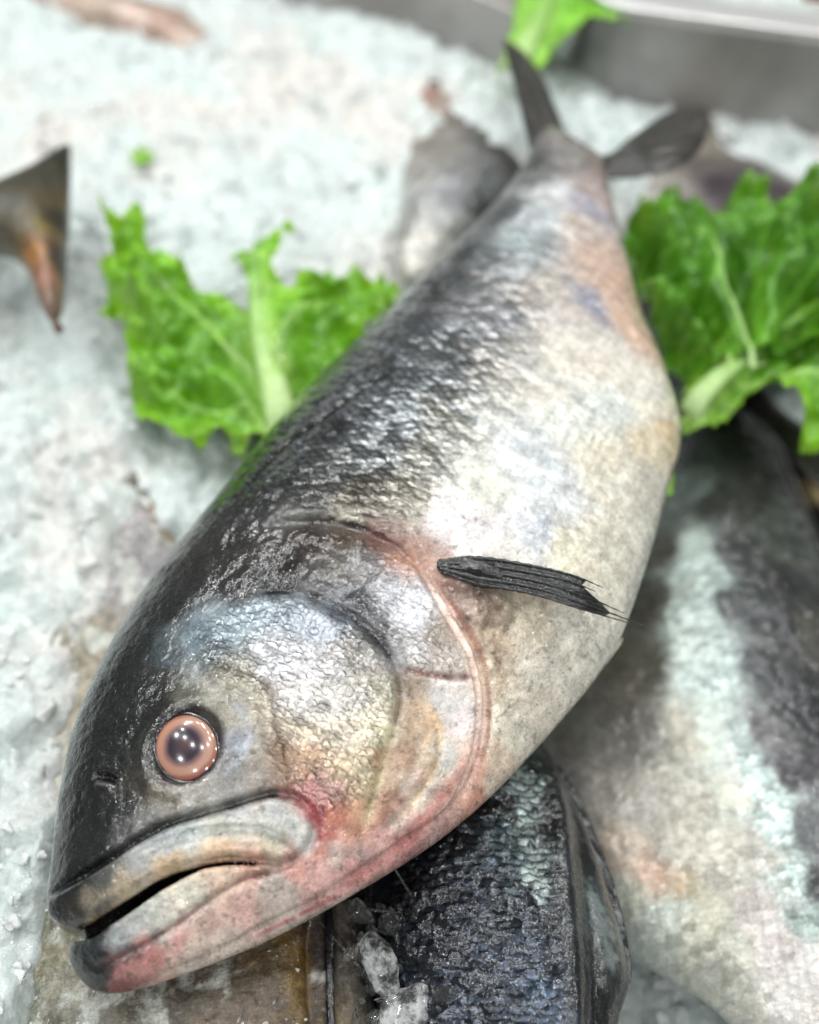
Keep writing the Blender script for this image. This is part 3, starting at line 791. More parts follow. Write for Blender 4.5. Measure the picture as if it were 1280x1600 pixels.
# fins of the large fish
def simple_skin(name, rough=0.2, coat=0.7, speck=0.4, bump=0.3, sub=0.0):
    t = NT(name); co = t.n('ShaderNodeTexCoord').outputs['Object']
    col = t.n('ShaderNodeAttribute', attribute_name='Col').outputs['Color']
    f = t.noise(co, 600, 5, 0.7); g = t.noise(co, 120, 4)
    k = t.m_('MULTIPLY', t.ramp(f.outputs[0], 0.25, 0.75, 1-speck, 1+speck*0.8), t.ramp(g.outputs[0], 0.25, 0.75, 1-speck*0.5, 1+speck*0.5))
    hs = t.n('ShaderNodeHueSaturation', {'Color': col, 'Value': k})
    t.set(Base_Color=hs.outputs[0], Roughness=t.ramp(f.outputs[0], 0.3, 0.7, rough, rough+0.25), Coat_Weight=coat, Coat_Roughness=0.08, Subsurface_Weight=sub, Subsurface_Radius=(0.003, 0.002, 0.0015))
    b = t.bump(f.outputs[0], bump, 0.0006, t.bump(g.outputs[0], bump, 0.002)); t.set(Normal=b); t.put(t.b.inputs['Coat Normal'], b)
    return t.m
finmat = simple_skin('wet_fin_membrane')
def spine_fin(name, parent, base, rays, thick, colf, seed=0):
    """fin made of tapering rays (world-free local polylines) joined by a membrane; one mesh"""
    V = []; F = []; Cc = []
    m = 14
    R = [catmull(np.array(r), m) for r in rays]
    n = min(len(r) for r in R)
    for k, r in enumerate(R):
        r = r[:n]
        for i in range(n-1):                     # ray tubes
            pass
        T = np.gradient(r, axis=0); T /= np.linalg.norm(T, axis=1)[:, None]+1e-9
        A = np.cross(T, [0, 0, 1.0]); A /= np.linalg.norm(A, axis=1)[:, None]+1e-9; B = np.cross(A, T)
        o = len(V)
        for i in range(n):
            rad = thick*(1-0.85*(i/(n-1)))*(1+0.25*math.sin(i*1.9+k))
            for j in range(6):
                a = 2*math.pi*j/6; V.append(r[i]+A[i]*math.cos(a)*rad+B[i]*math.sin(a)*rad)
                Cc.append(lin(colf(k/(len(R)-1), i/(n-1), 1)))
        for i in range(n-1):
            for j in range(6): F.append((o+i*6+j, o+i*6+(j+1) % 6, o+(i+1)*6+(j+1) % 6, o+(i+1)*6+j))
        F.append(tuple(o+j for j in range(6))[::-1]); F.append(tuple(o+(n-1)*6+j for j in range(6)))
    for k in range(len(R)-1):                    # membrane between neighbours, with thickness
        a, b = R[k][:n], R[k+1][:n]; h = thick*0.22
        o = len(V); q = int(n*0.86)
        for i in range(q):
            for s_ in (1, -1):
                for P_ in (a[i], (a[i]+b[i])/2-np.array([0, 0, thick*0.3]), b[i]):
                    V.append(P_+np.array([0, 0, h*s_])); Cc.append(lin(colf(k/(len(R)-1), i/(n-1), 0)))
        for i in range(q-1):
            p = o+i*6; r2 = p+6
            F += [(p, p+1, r2+1, r2), (p+1, p+2, r2+2, r2+1), (p+4, p+3, r2+3, r2+4), (p+5, p+4, r2+4, r2+5), (p+3, p, r2, r2+3), (p+2, p+5, r2+5, r2+2)]
        p = o+(q-1)*6; F += [(p, p+1, p+4, p+3), (p+1, p+2, p+5, p+4)]
    Cc = np.array(Cc)
    return mesh_obj(name, V, F, finmat, parent, col=Cc)
def local(fi, px, lift):
    """photo pixel at a height above the flank surface -> local point"""
    d = ray(*px); o = CAM-fi.O; w = 0.02
    for _ in range(14):
        t = (w-(o@fi.N))/(d@fi.N); q = o+d*t; w = 0.5*w+0.5*(fi.h(np.array([q@fi.U]), np.array([q@fi.V]))[0]+lift)
    return np.array([q@fi.U, q@fi.V, w])
rays = []
fr = [[(686,878,.002),(748,872,.006),(830,884,.011),(895,899,.015),(942,918,.017)],
      [(684,881,.002),(748,882,.006),(830,895,.011),(890,908,.015),(930,924,.018)],
      [(684,884,.002),(748,892,.006),(830,906,.011),(910,930,.016),(975,958,.022)],
      [(686,888,.002),(745,903,.006),(830,917,.011),(915,944,.018),(1005,977,.026)],
      [(690,893,.002),(748,912,.005),(830,927,.011),(910,952,.018),(985,974,.025)]]
for r in fr: rays.append([local(fish, (x, y), l) for x, y, l in r])
pf = spine_fin('pectoral_fin', HEAD, None, rays, 0.0012, lambda a, b, r: (18+34*b*r, 19+32*b*r, 20+28*b*r), 1)
# rough black root of the fin
rb = []
bm = bmesh.new(); bmesh.ops.create_icosphere(bm, subdivisions=5, radius=1)
c0 = local(fish, (722,888), 0.001); c1 = local(fish, (778,899), 0.004); ax = (c1-c0)/np.linalg.norm(c1-c0)
Vr = np.array([v_.co for v_ in bm.verts]); Fr = np.array([[v_.index for v_ in f.verts] for f in bm.faces]); bm.free()
az = np.array([0, 0, 1.0]); ay = np.cross(az, ax)
rn = 1+0.30*fbm(Vr[:, 0]*1.6+5, Vr[:, 1]*1.6+5, Vr[:, 2]*1.6+5, oct=5, seed=8)
Vr2 = (c0+c1)/2+(Vr[:, :1]*ax*0.014+Vr[:, 1:2]*ay*0.0058+Vr[:, 2:]*az*0.006)*rn[:, None]
mesh_obj('fin_root', Vr2, Fr, finmat, pf, col=np.tile(lin((26,24,26)), (len(Vr2), 1)))

def fin_px(fi, name, parent, px, lift, thick, colfn, raydir=None, wave=0.001, res=0.0012, smooth=6, seed=0, rayn=900, mat=None, droop=0.0):
    P = fi.plane_chart(catmull(px, smooth, True))
    # chart at mid-plane lifted by `lift`
    d = ray(*catmull(px, smooth, True).T); o = CAM-fi.O
    t = (lift-(o@fi.N))/(d@fi.N); q = o+d*t[:, None]; P = np.stack([q@fi.U, q@fi.V], 1)
    rd = None
    if raydir is not None:
        q0 = o+ray(*raydir)*((lift-(o@fi.N))/(ray(*raydir)@fi.N)); c = np.array([q0@fi.U, q0@fi.V])
        rd = lambda X, Y: (0.5+0.5*np.sin(np.arctan2(Y-c[1], X-c[0])*rayn))**2
    return fin_sheet(name, None, P, thick, mat or finmat, parent, colfn, rays=rd, wave=wave, res=res, zf=lambda X, Y: lift-droop*np.maximum(0, X-fi.L+0.02), seed=seed)
def flatcol(c, v=0.25, rimc=None, rayc=0.4):
    def f(X, Y, D, rr):
        n = fbm(X*90, Y*90, oct=4, seed=4)
        r = np.ones(X.shape+(3,))*lin(c)*(1+v*n)[..., None]
        if not np.isscalar(rr): r = r*(1-rayc*rr)[..., None]
        if rimc is not None:
            k = np.exp(-np.maximum(D, 0)/0.003)[..., None]; r = r*(1-k)+lin(rimc)*k
        return r
    return f
fin_px(fish, 'tail_fin', HEAD, [(832,240),(822,205),(812,150),(800,90),(790,30),(824,50),(856,105),(874,160),(890,205),(915,228),(940,236),(962,226),(984,202),(1012,178),(1050,146),(1104,128),(1118,160),(1100,215),(1062,250),(1010,270),(960,278),(930,275),(890,262)],
       -0.002, 0.0035, flatcol((58,55,50), 0.5, (34,33,32)), raydir=(880,285), rayn=40, droop=0.16)
fin_px(fish, 'pelvic_fin', HEAD, [(880,1112),(915,1060),(950,1018),(972,996),(970,1008),(945,1042),(915,1080),(885,1118)], -0.010, 0.0012, flatcol((222,212,196), 0.1), raydir=(870,1130), rayn=120, res=0.0008)

# ------------------------------------------------------------------ the other fish of the display
skin2 = fish_material('wet_fish_skin_coarse', scale=0.0056, gloss=0.18, arc=0.35, speck=0.25, coat=0.8, tilt=1.5, ax=0.9, ay=1.1, bd=0.0006)
skin_navy = fish_material('wet_dark_scaled_skin', scale=0.0058, gloss=0.18, arc=0.9, speck=0.3, coat=0.8, tilt=1.8, ax=1.1, ay=1.2, bd=0.0009, metal=0.3, fineb=0.06)
skin_flat = fish_material('wet_mottled_skin', scale=0.0040, gloss=0.28, arc=0.15, speck=0.8, coat=0.35)
def neighbour(name, label, out, axis, plane, bt, cols, mat, vox=0.0014, scales=0.8, relf=None, mott=(0.3, 0.25), power=3.5, fit=True, post=None, bumpy=0.0010):
    f = Fish(out, axis, plane, bt, fit=fit)
    f.grids(vox)
    T = thing(name, label, 'fish', f.M)
    r = bumpy*fbm(f.X*50, f.Y*50, oct=4, seed=len(label))+0.0004*fbm(f.X*350, f.Y*350, oct=3, seed=3)
    if relf: relf(f, r)
    V, Q = f.solid([], r)
    c = f.paint(V, cols, sigma=0.01, power=power, warp=0.004)
    u, v = V[:, 0], V[:, 1]
    c = c*np.clip(1+mott[0]*fbm(u*300, v*300, oct=5, seed=40, gain=0.7)+mott[1]*fbm(u*80, v*80, oct=4, seed=41), 0.3, 1.8)[:, None]
    if post: c = post(f, V, c)
    sc = np.full(len(V), scales) if np.isscalar(scales) else scales(f, V)
    mesh_obj('skin', V, Q, mat, T, col=np.clip(c, 0.003, 0.9), attrs={'scales': sc, 'rough': np.zeros(len(V))})
    print(label[:30], len(V), 'L', round(f.L-f.u0, 3))
    return f, T
def fish_eye(f, T, u, v, r, rgb=(150,120,90)):
    w = f.h(np.array([u]), np.array([v]))[0]
    t = NT('fish_eye'); co = t.n('ShaderNodeTexCoord').outputs['Object']
    ln = t.n('ShaderNodeVectorMath', {0: co}, operation='LENGTH').outputs['Value']
    t.set(Base_Color=t.mix(t.ramp(ln, r*0.5, r*0.56), (0.02, 0.02, 0.025, 1), (*lin(rgb), 1)), Roughness=0.1, Coat_Weight=1.0)
    e = dome('eye', r, r, r*0.45, t.m, T, 10, 32); e.location = (u, v, w-r*0.12)

# pale mottled fish under the head
pale_out = [(160,690),(205,705),(250,790),(300,880),(400,1000),(480,1150),(520,1300),(524,1430),(527,1600),(535,1850),(490,2300),(380,2700),(250,2750),(100,2400),(20,2000),(20,1750),(24,1560),(30,1430),(42,1280),(58,1130),(80,980),(110,840),(140,740)]
def pale_rel(f, r):
    f.groove(r, [(486,1420),(484,1500),(490,1600),(500,1700)], 0.0020, 0.0030)
    f.groove(r, [(505,1430),(506,1520),(510,1600),(516,1700)], 0.0012, -0.0018)
    r += 0.0016*np.maximum(0, fbm(f.X*140, f.Y*140, oct=4, seed=77))
def pale_post(f, V, c):
    f.blend_line(V, c, [(517,1400),(514,1480),(512,1560),(514,1640)], 0.0020, (14,14,16), 1.0, noise=0.2, taper=False)
    f.blend_line(V, c, [(498,1420),(496,1500),(492,1600),(490,1680)], 0.0024, (70,60,58), 0.8, noise=0.4, taper=False)
    u, v = V[:, 0], V[:, 1]
    k = sstep(0.05, 0.35, fbm(u*75, v*75, oct=5, seed=71, gain=0.65))[:, None]*0.75
    c = c*(1-k)+lin((196,200,192))*k               # frost and fine ice stuck on the skin
    f.blend_line(V, c, [(160,700),(205,745),(245,790),(275,850)], 0.004, (52,44,34), 0.8, noise=0.6)
    f.blend_line(V, c, [(225,775),(255,820),(270,850)], 0.0035, (128,100,52), 0.7, noise=0.6)
    return c
PCOL = [(180,720,70,60,48),(230,760,150,146,140),(200,800,150,144,146),(190,900,136,132,134),(230,900,150,146,150),(150,760,170,170,166),(120,850,190,188,180),(100,950,176,170,158),(150,1000,150,142,126),
 (90,1100,190,186,170),(130,1100,156,148,128),(60,1200,180,178,166),(60,1300,168,164,148),(70,1400,150,146,126),(60,1500,132,128,108),(100,1560,128,124,108),(40,1560,150,150,138),(150,1590,116,112,98),
 (220,1570,104,98,84),(300,1560,96,88,76),(350,1580,120,108,96),(400,1500,104,88,66),(420,1560,112,100,88),(450,1470,112,88,44),(470,1500,120,92,40),(465,1560,124,102,62),(480,1440,70,60,48),
 (505,1500,60,56,54),(300,1700,130,124,110),(200,2000,130,124,110),(400,2200,120,114,100)]
pf_f, pf_T = neighbour('whole_fish', 'pale mottled olive fish under the head of the large fish, frost on its skin', pale_out, ((200,700),(300,2300)), (0.000,-0.02,0.0),
    [(0,.006),(.1,.010),(.3,.017),(.6,.022),(.85,.018),(1,.008)], PCOL, skin_flat, vox=0.0010, scales=0.25, relf=pale_rel, post=pale_post, mott=(0.45, 0.35), bumpy=0.002)
fish_eye(pf_f, pf_T, pf_f.L-0.03, 0.0, 0.008)
fin_px(pf_f, 'dorsal_fin', pf_T, [(515,1400),(522,1440),(522,1500),(524,1600),(530,1800),(520,1800),(512,1600),(508,1500),(508,1440)], 0.012, 0.0016, flatcol((22,22,25), 0.3), res=0.0008)

# narrow brown fish edge next to it
sl_out = [(500,1380),(545,1400),(568,1480),(585,1560),(600,1660),(600,1900),(560,2200),(500,2200),(490,1900),(505,1600),(500,1480)]
SCOL = [(535,1450,98,92,86),(540,1500,120,114,104),(550,1560,104,94,76),(560,1600,112,98,76),(570,1560,92,92,88),(550,1900,110,100,84),(525,1500,60,58,56)]
sf, sT = neighbour('whole_fish', 'narrow brown streaked fish squeezed between the pale fish and the loose ice', sl_out, ((520,1390),(545,2150)), (0.002,0,0),
    [(0,.004),(.2,.009),(.6,.014),(1,.006)], SCOL, skin_flat, vox=0.0011, scales=0.1, post=lambda f, V, c: c*(1+0.45*fbm(V[:, 0]*40, V[:, 1]*700, oct=3, seed=3))[:, None])
fish_eye(sf, sT, sf.L-0.02, 0.0, 0.004)

# dark navy fish below the throat
nv_out = [(700,1120),(790,1110),(850,1165),(893,1240),(930,1330),(955,1410),(975,1480),(982,1540),(966,1600),(960,1700),(930,1900),(850,2100),(740,2150),(650,2000),(610,1800),(600,1600),(575,1450),(590,1320),(640,1200)]
NCOL = [(700,1300,22,26,34),(760,1250,22,28,36),(800,1200,28,34,38),(830,1230,26,32,36),(730,1400,30,38,52),(780,1450,44,52,64),(830,1500,60,72,88),(700,1480,28,34,46),(760,1520,34,44,60),(840,1560,70,84,102),
 (850,1400,40,48,56),(815,1330,90,110,114),(850,1330,44,52,56),(790,1350,44,56,70),(870,1300,10,11,13),(900,1290,12,12,14),(890,1400,9,10,12),(905,1500,9,10,12),(920,1560,9,9,11),(860,1200,12,14,16),(905,1330,14,15,17),(925,1400,54,62,62),(940,1460,60,66,66),
 (960,1510,48,50,50),(930,1350,24,26,28),(975,1530,26,27,28),(640,1400,28,32,38),(660,1560,34,40,50),(720,1580,44,56,72),(760,1800,40,52,72),(900,1800,10,10,12),(950,1600,20,20,22),(620,1330,24,26,30)]
def nv_rel(f, r):
    f.groove(r, [(850,1180),(868,1250),(880,1330),(888,1420),(893,1500),(895,1600),(890,1750)], 0.0045, -0.0040)
    f.groove(r, [(872,1190),(900,1270),(915,1350),(925,1450),(930,1530),(928,1600),(920,1750)], 0.0035, 0.0018)
    it, cid = imbricate(-f.X, f.Y, 0.0062, 0.0060, 21, 0.35, 60)
    P = f.line([(620,1280),(780,1180),(862,1230),(880,1400),(886,1600),(880,1800),(640,1800),(600,1500)], 4)
    k = sstep(-0.003, 0.004, sdf_poly(f.X, f.Y, P))
    r += k*(0.0013*(1-it)*sstep(0, 0.15, it)+0.0007*cid)
    f.navy = (k, it, cid)
def nv_post(f, V, c):
    g = lambda G: bilin(G, (V[:, 0]-f.us[0])/f.vox, (V[:, 1]-f.vs[0])/f.vox)
    k, e, ci = [g(q) for q in f.navy]
    c = c*(1-0.5*k*sstep(0.22, 0.04, e))[:, None]*(1+0.7*k*(ci-0.4))[:, None]
    f.blend_poly(V, c, [(800,1210),(835,1215),(842,1290),(860,1360),(850,1385),(822,1380),(812,1300),(800,1270)], (196,214,212), soft=0.003, strength=0.75, noise=0.010)  # pale frosty patch with the clustered white glints painted in
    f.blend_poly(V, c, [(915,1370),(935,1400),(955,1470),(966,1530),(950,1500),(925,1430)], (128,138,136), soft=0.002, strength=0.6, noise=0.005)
    return c
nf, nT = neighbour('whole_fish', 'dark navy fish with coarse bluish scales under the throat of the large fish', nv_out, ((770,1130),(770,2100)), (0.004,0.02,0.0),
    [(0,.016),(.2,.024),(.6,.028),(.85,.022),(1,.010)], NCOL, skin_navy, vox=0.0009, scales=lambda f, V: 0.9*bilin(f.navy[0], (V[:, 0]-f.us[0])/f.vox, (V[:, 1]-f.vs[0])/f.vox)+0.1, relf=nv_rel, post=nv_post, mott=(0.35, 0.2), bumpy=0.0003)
fin_px(nf, 'dorsal_fin', nT, [(868,1190),(905,1245),(945,1335),(974,1430),(988,1515),(984,1540),(976,1528),(973,1560),(964,1552),(960,1590),(950,1585),(944,1640),(925,1640),(918,1500),(905,1400),(885,1290)], -0.004, 0.002,
    lambda X, Y, D, rr: lin((20,21,23))*(1-0.5*rr)[..., None]+(sstep(0.15, 0.45, fbm(X*330, Y*330, oct=3, seed=8))*0.16)[..., None]*np.array([0.9, 1.0, 1.0]), raydir=(700,1000), rayn=160, res=0.0008, smooth=2)
fish_eye(nf, nT, nf.L-0.03, 0.0, 0.007)

# big fish on the right
rt_out = [(1085,650),(1130,630),(1178,645),(1222,715),(1262,800),(1300,900),(1345,1010),(1400,1150),(1470,1300),(1560,1500),(1640,1750),(1650,1950),(1560,2050),(1400,1950),(1250,1750),(1130,1590),(1040,1530),(970,1480),(900,1400),(850,1300),(830,1200),(850,1100),(900,1020),(960,940),(1010,850),(1045,760)]
RCOL = [(1090,700,100,104,104),(1150,700,64,62,64),(1180,690,50,48,48),(1080,760,150,160,158),(1130,780,100,98,98),(1180,780,96,92,94),(1220,800,120,124,122),(1250,860,110,112,108),(1200,740,84,80,80),  # whitish band tones paint the flank's specular glints into the colour
 (1040,860,112,108,98),(1080,860,196,210,206),(1100,900,190,204,200),(1090,960,200,214,210),(1150,860,84,82,86),(1160,940,92,95,98),(1200,900,70,68,72),(1220,980,74,74,78),(1270,1000,116,112,106),
 (1010,940,110,104,94),(1000,1040,128,122,112),(960,1100,140,134,126),(1100,1050,204,218,214),(1140,1040,190,204,202),(1180,1040,92,92,96),(1230,1080,76,76,80),(1270,1120,66,66,70),
 (1110,1140,206,214,206),(1150,1150,200,214,212),(1190,1140,130,126,128),(1240,1200,104,100,106),(1070,1150,176,170,156),(1000,1150,142,138,132),(920,1150,150,146,140),(900,1220,170,164,160),
 (1180,1220,204,220,218),(1210,1280,206,222,220),(1140,1240,190,190,178),(1080,1250,178,172,162),(1000,1250,182,176,170),(940,1250,178,172,166),(1240,1370,200,214,212),(1270,1430,196,212,208),
 (1260,1300,130,132,134),(1276,1380,104,104,108),(1180,1330,196,190,182),(1120,1340,196,190,180),(1050,1330,198,190,180),(1020,1360,204,178,162),(1060,1385,196,182,158),(960,1330,196,180,166),
 (980,1400,196,196,184),(1050,1420,196,200,192),(1100,1440,198,194,178),(1180,1430,206,196,192),(1220,1480,214,202,200),(1150,1500,204,202,192),(1280,1520,220,214,212),(1000,1480,196,200,194),
 (1400,1500,130,130,134),(1500,1700,100,100,104),(1400,1800,200,196,190)]
def rt_post(f, V, c):
    l0 = c.mean(1); c = c*(0.5+0.55*sstep(0.10, 0.5, l0))[:, None]
    f.blend_line(V, c, [(985,1340),(1015,1358),(1045,1372),(1075,1395)], 0.0045, (206,150,124), 0.25, noise=0.5)
    f.blend_line(V, c, [(1120,1100),(1150,1230),(1190,1340),(1260,1440)], 0.003, (222,216,214), 0.5, noise=0.5)
    u, v = V[:, 0], V[:, 1]
    it, cid = imbricate(-u, v, 0.0062, 0.0056, 33, 0.4, 60)
    bl = sstep(0.01, 0.06, c[:, 2]-c[:, 0])
    c = c*(1+(0.2+0.6*bl)*(cid-0.5))[:, None]*(1-(0.1+0.25*bl)*sstep(0.25, 0.05, it))[:, None]  # per-scale glitter of the painted sheen band
    c = c*(1+0.25*fbm(u*30, v*500, oct=3, seed=5))[:, None]*np.array([0.96, 0.99, 0.97])
    return c
rf_, rT = neighbour('whole_fish', 'big grey fish with a silvery white stripe lying right of the large fish', rt_out, ((1130,650),(1480,1800)), (-0.042,0.0,0.02),
    [(0,.008),(.15,.016),(.35,.028),(.6,.034),(.85,.026),(1,.012)], RCOL, skin2, vox=0.0013, scales=lambda f, V: 0.35+0.6*sstep(-0.02, 0.02, V[:, 1]), post=rt_post, mott=(0.1, 0.18), bumpy=0.0004, power=5)
fish_eye(rf_, rT, rf_.L-0.05, 0.0, 0.009)
fin_px(rf_, 'tail_fin', rT, [(1090,655),(1075,610),(1070,540),(1105,560),(1135,600),(1180,585),(1225,640),(1275,680),(1310,735),(1330,800),(1290,770),(1240,720),(1190,665)], 0.004, 0.003, flatcol((40,34,32), 0.4), raydir=(1140,690), rayn=40, res=0.002)
# far right: another fish beyond its back
fr_out = [(1225,700),(1262,690),(1330,760),(1420,860),(1520,1000),(1640,1200),(1640,1330),(1560,1300),(1420,1120),(1330,960),(1265,800)]
ff, fT = neighbour('whole_fish', 'blackish fish with a tan belly patch at the right edge behind the striped one', fr_out, ((1240,710),(1620,1270)), (-0.040,0,0),
    [(0,.006),(.3,.014),(.7,.018),(1,.008)], [(1240,710,40,30,26),(1262,735,34,28,26),(1278,770,176,156,116),(1262,760,130,110,80),(1300,860,24,20,20),(1270,810,30,24,22),(1400,1000,30,28,28),(1500,1150,34,32,32)], skin2, vox=0.0025, scales=0.5)
fish_eye(ff, fT, ff.L-0.03, 0.0, 0.006)

# grey fish behind, left of the tail
gb_out = [(690,105),(725,130),(770,190),(815,235),(838,262),(800,330),(740,385),(700,425),(660,450),(628,440),(612,400),(622,340),(628,270),(640,190),(660,130)]
gf, gT = neighbour('whole_fish', 'silver grey fish half buried in ice behind the back of the large fish', gb_out, ((715,120),(640,440)), (0.036,0,0),
    [(0,.008),(.3,.020),(.7,.024),(1,.008)], [(700,130,90,88,84),(740,180,84,82,80),(790,230,74,72,70),(820,260,50,50,50),(660,180,180,160,148),(650,160,190,150,136),(680,230,140,134,126),(740,260,120,120,120),(700,300,110,112,116),(770,290,120,124,124),
    (660,330,150,150,148),(720,350,160,162,158),(700,400,196,194,188),(650,400,206,204,198),(640,440,190,188,180),(760,340,84,88,88),(600,480,120,120,118),(640,260,180,176,170),(640,300,196,196,192),(500,600,100,100,98)],
    skin2, vox=0.002, scales=0.5)
# brownish fish behind, right of the tail
bb_out = [(950,285),(975,240),(1005,195),(1045,158),(1095,150),(1125,190),(1150,240),(1200,268),(1270,310),(1330,390),(1320,480),(1240,540),(1120,540),(1010,480),(965,390)]
bf, bT = neighbour('whole_fish', 'brownish grey fish behind the right lettuce, near the steel rim', bb_out, ((1050,150),(1080,500)), (0.010,0,0),
    [(0,.008),(.3,.018),(.7,.022),(1,.010)], [(1050,160,124,116,104),(1020,200,130,124,110),(1070,230,138,132,118),(1000,250,110,104,94),(1090,260,96,88,84),(1120,285,56,46,54),(1170,300,70,60,62),(1050,290,160,152,146),(1000,320,206,204,200),(975,290,70,64,60),(1000,400,60,56,54),(1100,420,40,38,38)],
    skin2, vox=0.0025, scales=0.4, fit=False)
fish_eye(bf, bT, bf.L-0.03, 0.0, 0.006)
# dark fish poking out of the ice, far left
lf_out = [(104,222),(112,250),(110,330),(104,430),(95,500),(80,505),(60,470),(40,420),(-10,400),(-80,420),(-160,430),(-180,380),(-100,330),(-20,290),(40,262)]
lf, lT = neighbour('whole_fish', 'dark olive brown fish tail poking out of the ice at the left edge', lf_out, ((108,330),(-170,400)), (0.036,0,0.05),
    [(0,.007),(.3,.018),(.7,.022),(1,.010)], [(100,240,36,36,24),(60,280,60,58,46),(20,310,68,66,54),(80,310,80,70,42),(65,350,116,102,52),(90,350,66,58,40),(40,350,86,78,60),(10,350,84,80,68),(60,395,170,120,70),(90,400,60,56,52),(75,430,150,110,90),(85,470,120,96,84),(98,350,24,26,26),(100,420,24,28,32),(-60,380,80,76,64)],
    skin_flat, vox=0.0022, scales=0.2)
fish_eye(lf, lT, lf.L-0.04, 0.0, 0.006)
# pinkish fish at the back left
tb_out = [(130,-30),(220,0),(290,20),(345,60),(372,95),(345,110),(290,95),(230,75),(160,60),(60,40),(0,20),(-40,-60),(40,-90)]
tf, tT = neighbour('whole_fish', 'pinkish brown fish mostly hidden by ice at the back left', tb_out, ((360,90),(-20,-60)), (0.020,0,0),
    [(0,.006),(.4,.018),(.7,.020),(1,.008)], [(200,30,190,168,156),(260,40,170,144,130),(300,60,190,170,156),(340,90,190,178,164),(230,8,90,76,66),(150,20,180,160,146),(0,0,160,140,130)], skin2, vox=0.003, scales=0.3)
fish_eye(tf, tT, tf.L-0.03, 0.0, 0.006)
# ------------------------------------------------------------------ crushed ice bed
def ice_mat(name='crushed_ice_surface', tint=(0.61, 0.68, 0.665)):
    t = NT(name); co = t.n('ShaderNodeTexCoord').outputs['Object']
    n1 = t.noise(co, 22, 5, 0.6); n2 = t.noise(co, 260, 5, 0.7); n3 = t.noise(co, 9, 3)
    v = t.n('ShaderNodeTexVoronoi', {'Vector': co, 'Scale': 190.0}); v2 = t.n('ShaderNodeTexVoronoi', {'Vector': co, 'Scale': 85.0})
    warm = t.mix(t.ramp(n3.outputs[0], 0.50, 0.66), (*tint, 1), (0.70, 0.655, 0.61, 1))
    grey = t.mix(t.ramp(n1.outputs[0], 0.50, 0.68, 0, 0.75), warm, (0.50, 0.52, 0.51, 1))
    sp = t.mix(t.ramp(n2.outputs[0], 0.35, 0.65, 0.0, 0.5), grey, (0.76, 0.81, 0.80, 1))
    t.set(Base_Color=sp, Roughness=t.ramp(n2.outputs[0], 0.3, 0.7, 0.12, 0.5), Coat_Weight=0.5, Coat_Roughness=0.1, IOR=1.31,
          Subsurface_Weight=0.35, Subsurface_Radius=(0.006, 0.008, 0.008), Subsurface_Scale=1.0)
    h = t.m_('ADD', t.m_('MULTIPLY', v.outputs['Distance'], 1.0), t.m_('MULTIPLY', v2.outputs['Distance'], 1.6))
    b = t.bump(t.m_('ADD', h, t.m_('MULTIPLY', n2.outputs[0], 1.2)), 0.6, 0.0020)
    t.set(Normal=b); return t.m
icem = ice_mat()
def axis(lo, hi, st, far):
    a = list(np.arange(lo, hi+st, st)); s = st
    while a[-1] < far: s *= 1.25; a.append(a[-1]+s)
    s = st; 
    while a[0] > -far: s *= 1.25; a.insert(0, a[0]-s)
    return np.array(a)
def cell_height(x, y, f, seed, slope=0.5):
    X = x*f+0.4*fbm(x*f*0.8, y*f*0.8, oct=2, seed=seed); Y = y*f+0.4*fbm(x*f*0.8+9, y*f*0.8, oct=2, seed=seed+2)
    ix = np.floor(X).astype(np.int64); iy = np.floor(Y).astype(np.int64)
    best = np.full(X.shape, 9.0); h = np.zeros(X.shape)
    for a in (-1, 0, 1):
        for b in (-1, 0, 1):
            jx = ix+a; jy = iy+b; z = jx*0
            dx = X-(jx+0.5+0.9*(_h(jx, jy, z, seed)-0.5)); dy = Y-(jy+0.5+0.9*(_h(jx, jy, z+5, seed)-0.5))
            d = np.hypot(dx, dy)
            hh = _h(jx, jy, z+9, seed)+slope*(dx*(_h(jx, jy, z+11, seed)-0.5)+dy*(_h(jx, jy, z+13, seed)-0.5))*2-0.9*d*d
            m = d < best; best = np.where(m, d, best); h = np.where(m, hh, h)
    return h
def ice_h(x, y):
    base = 0.001-0.026*sstep(-0.06, -0.035, x)*sstep(0.34, 0.29, y)+0.040*np.exp(-((x-0.07)/0.085)**2-((y-0.66)/0.11)**2)-0.052*sstep(0.02, 0.10, x)*sstep(0.66, 0.52, y)+0.022*sstep(0.42, 0.60, y)*sstep(0.10, -0.02, x)+0.012*sstep(0.5, 0.7, y)*sstep(0.05, 0.2, x)
    base = base+(0.020+0.012*fbm(x*40, y*40, oct=3, seed=97))*sstep(-0.132, -0.160, x+0.012*fbm(x*25, y*25, oct=2, seed=98))*sstep(0.50, 0.42, y)
    return base+0.011*fbm(x*9, y*9, oct=3, seed=90)+0.0085*cell_height(x, y, 45, 91)+0.0045*cell_height(x, y, 110, 95)
xa = axis(-0.50, 0.62, 0.0022, 2.2); ya = axis(0.03, 1.15, 0.0022, 2.6)
IX, IY = np.meshgrid(xa, ya, indexing='ij')
IZ = ice_h(IX, IY)
ice = mesh_obj('crushed_ice', np.stack([IX, IY, IZ], -1).reshape(-1, 3), grid_faces(*IX.shape), icem, smooth=True)
ice['kind'] = 'structure'

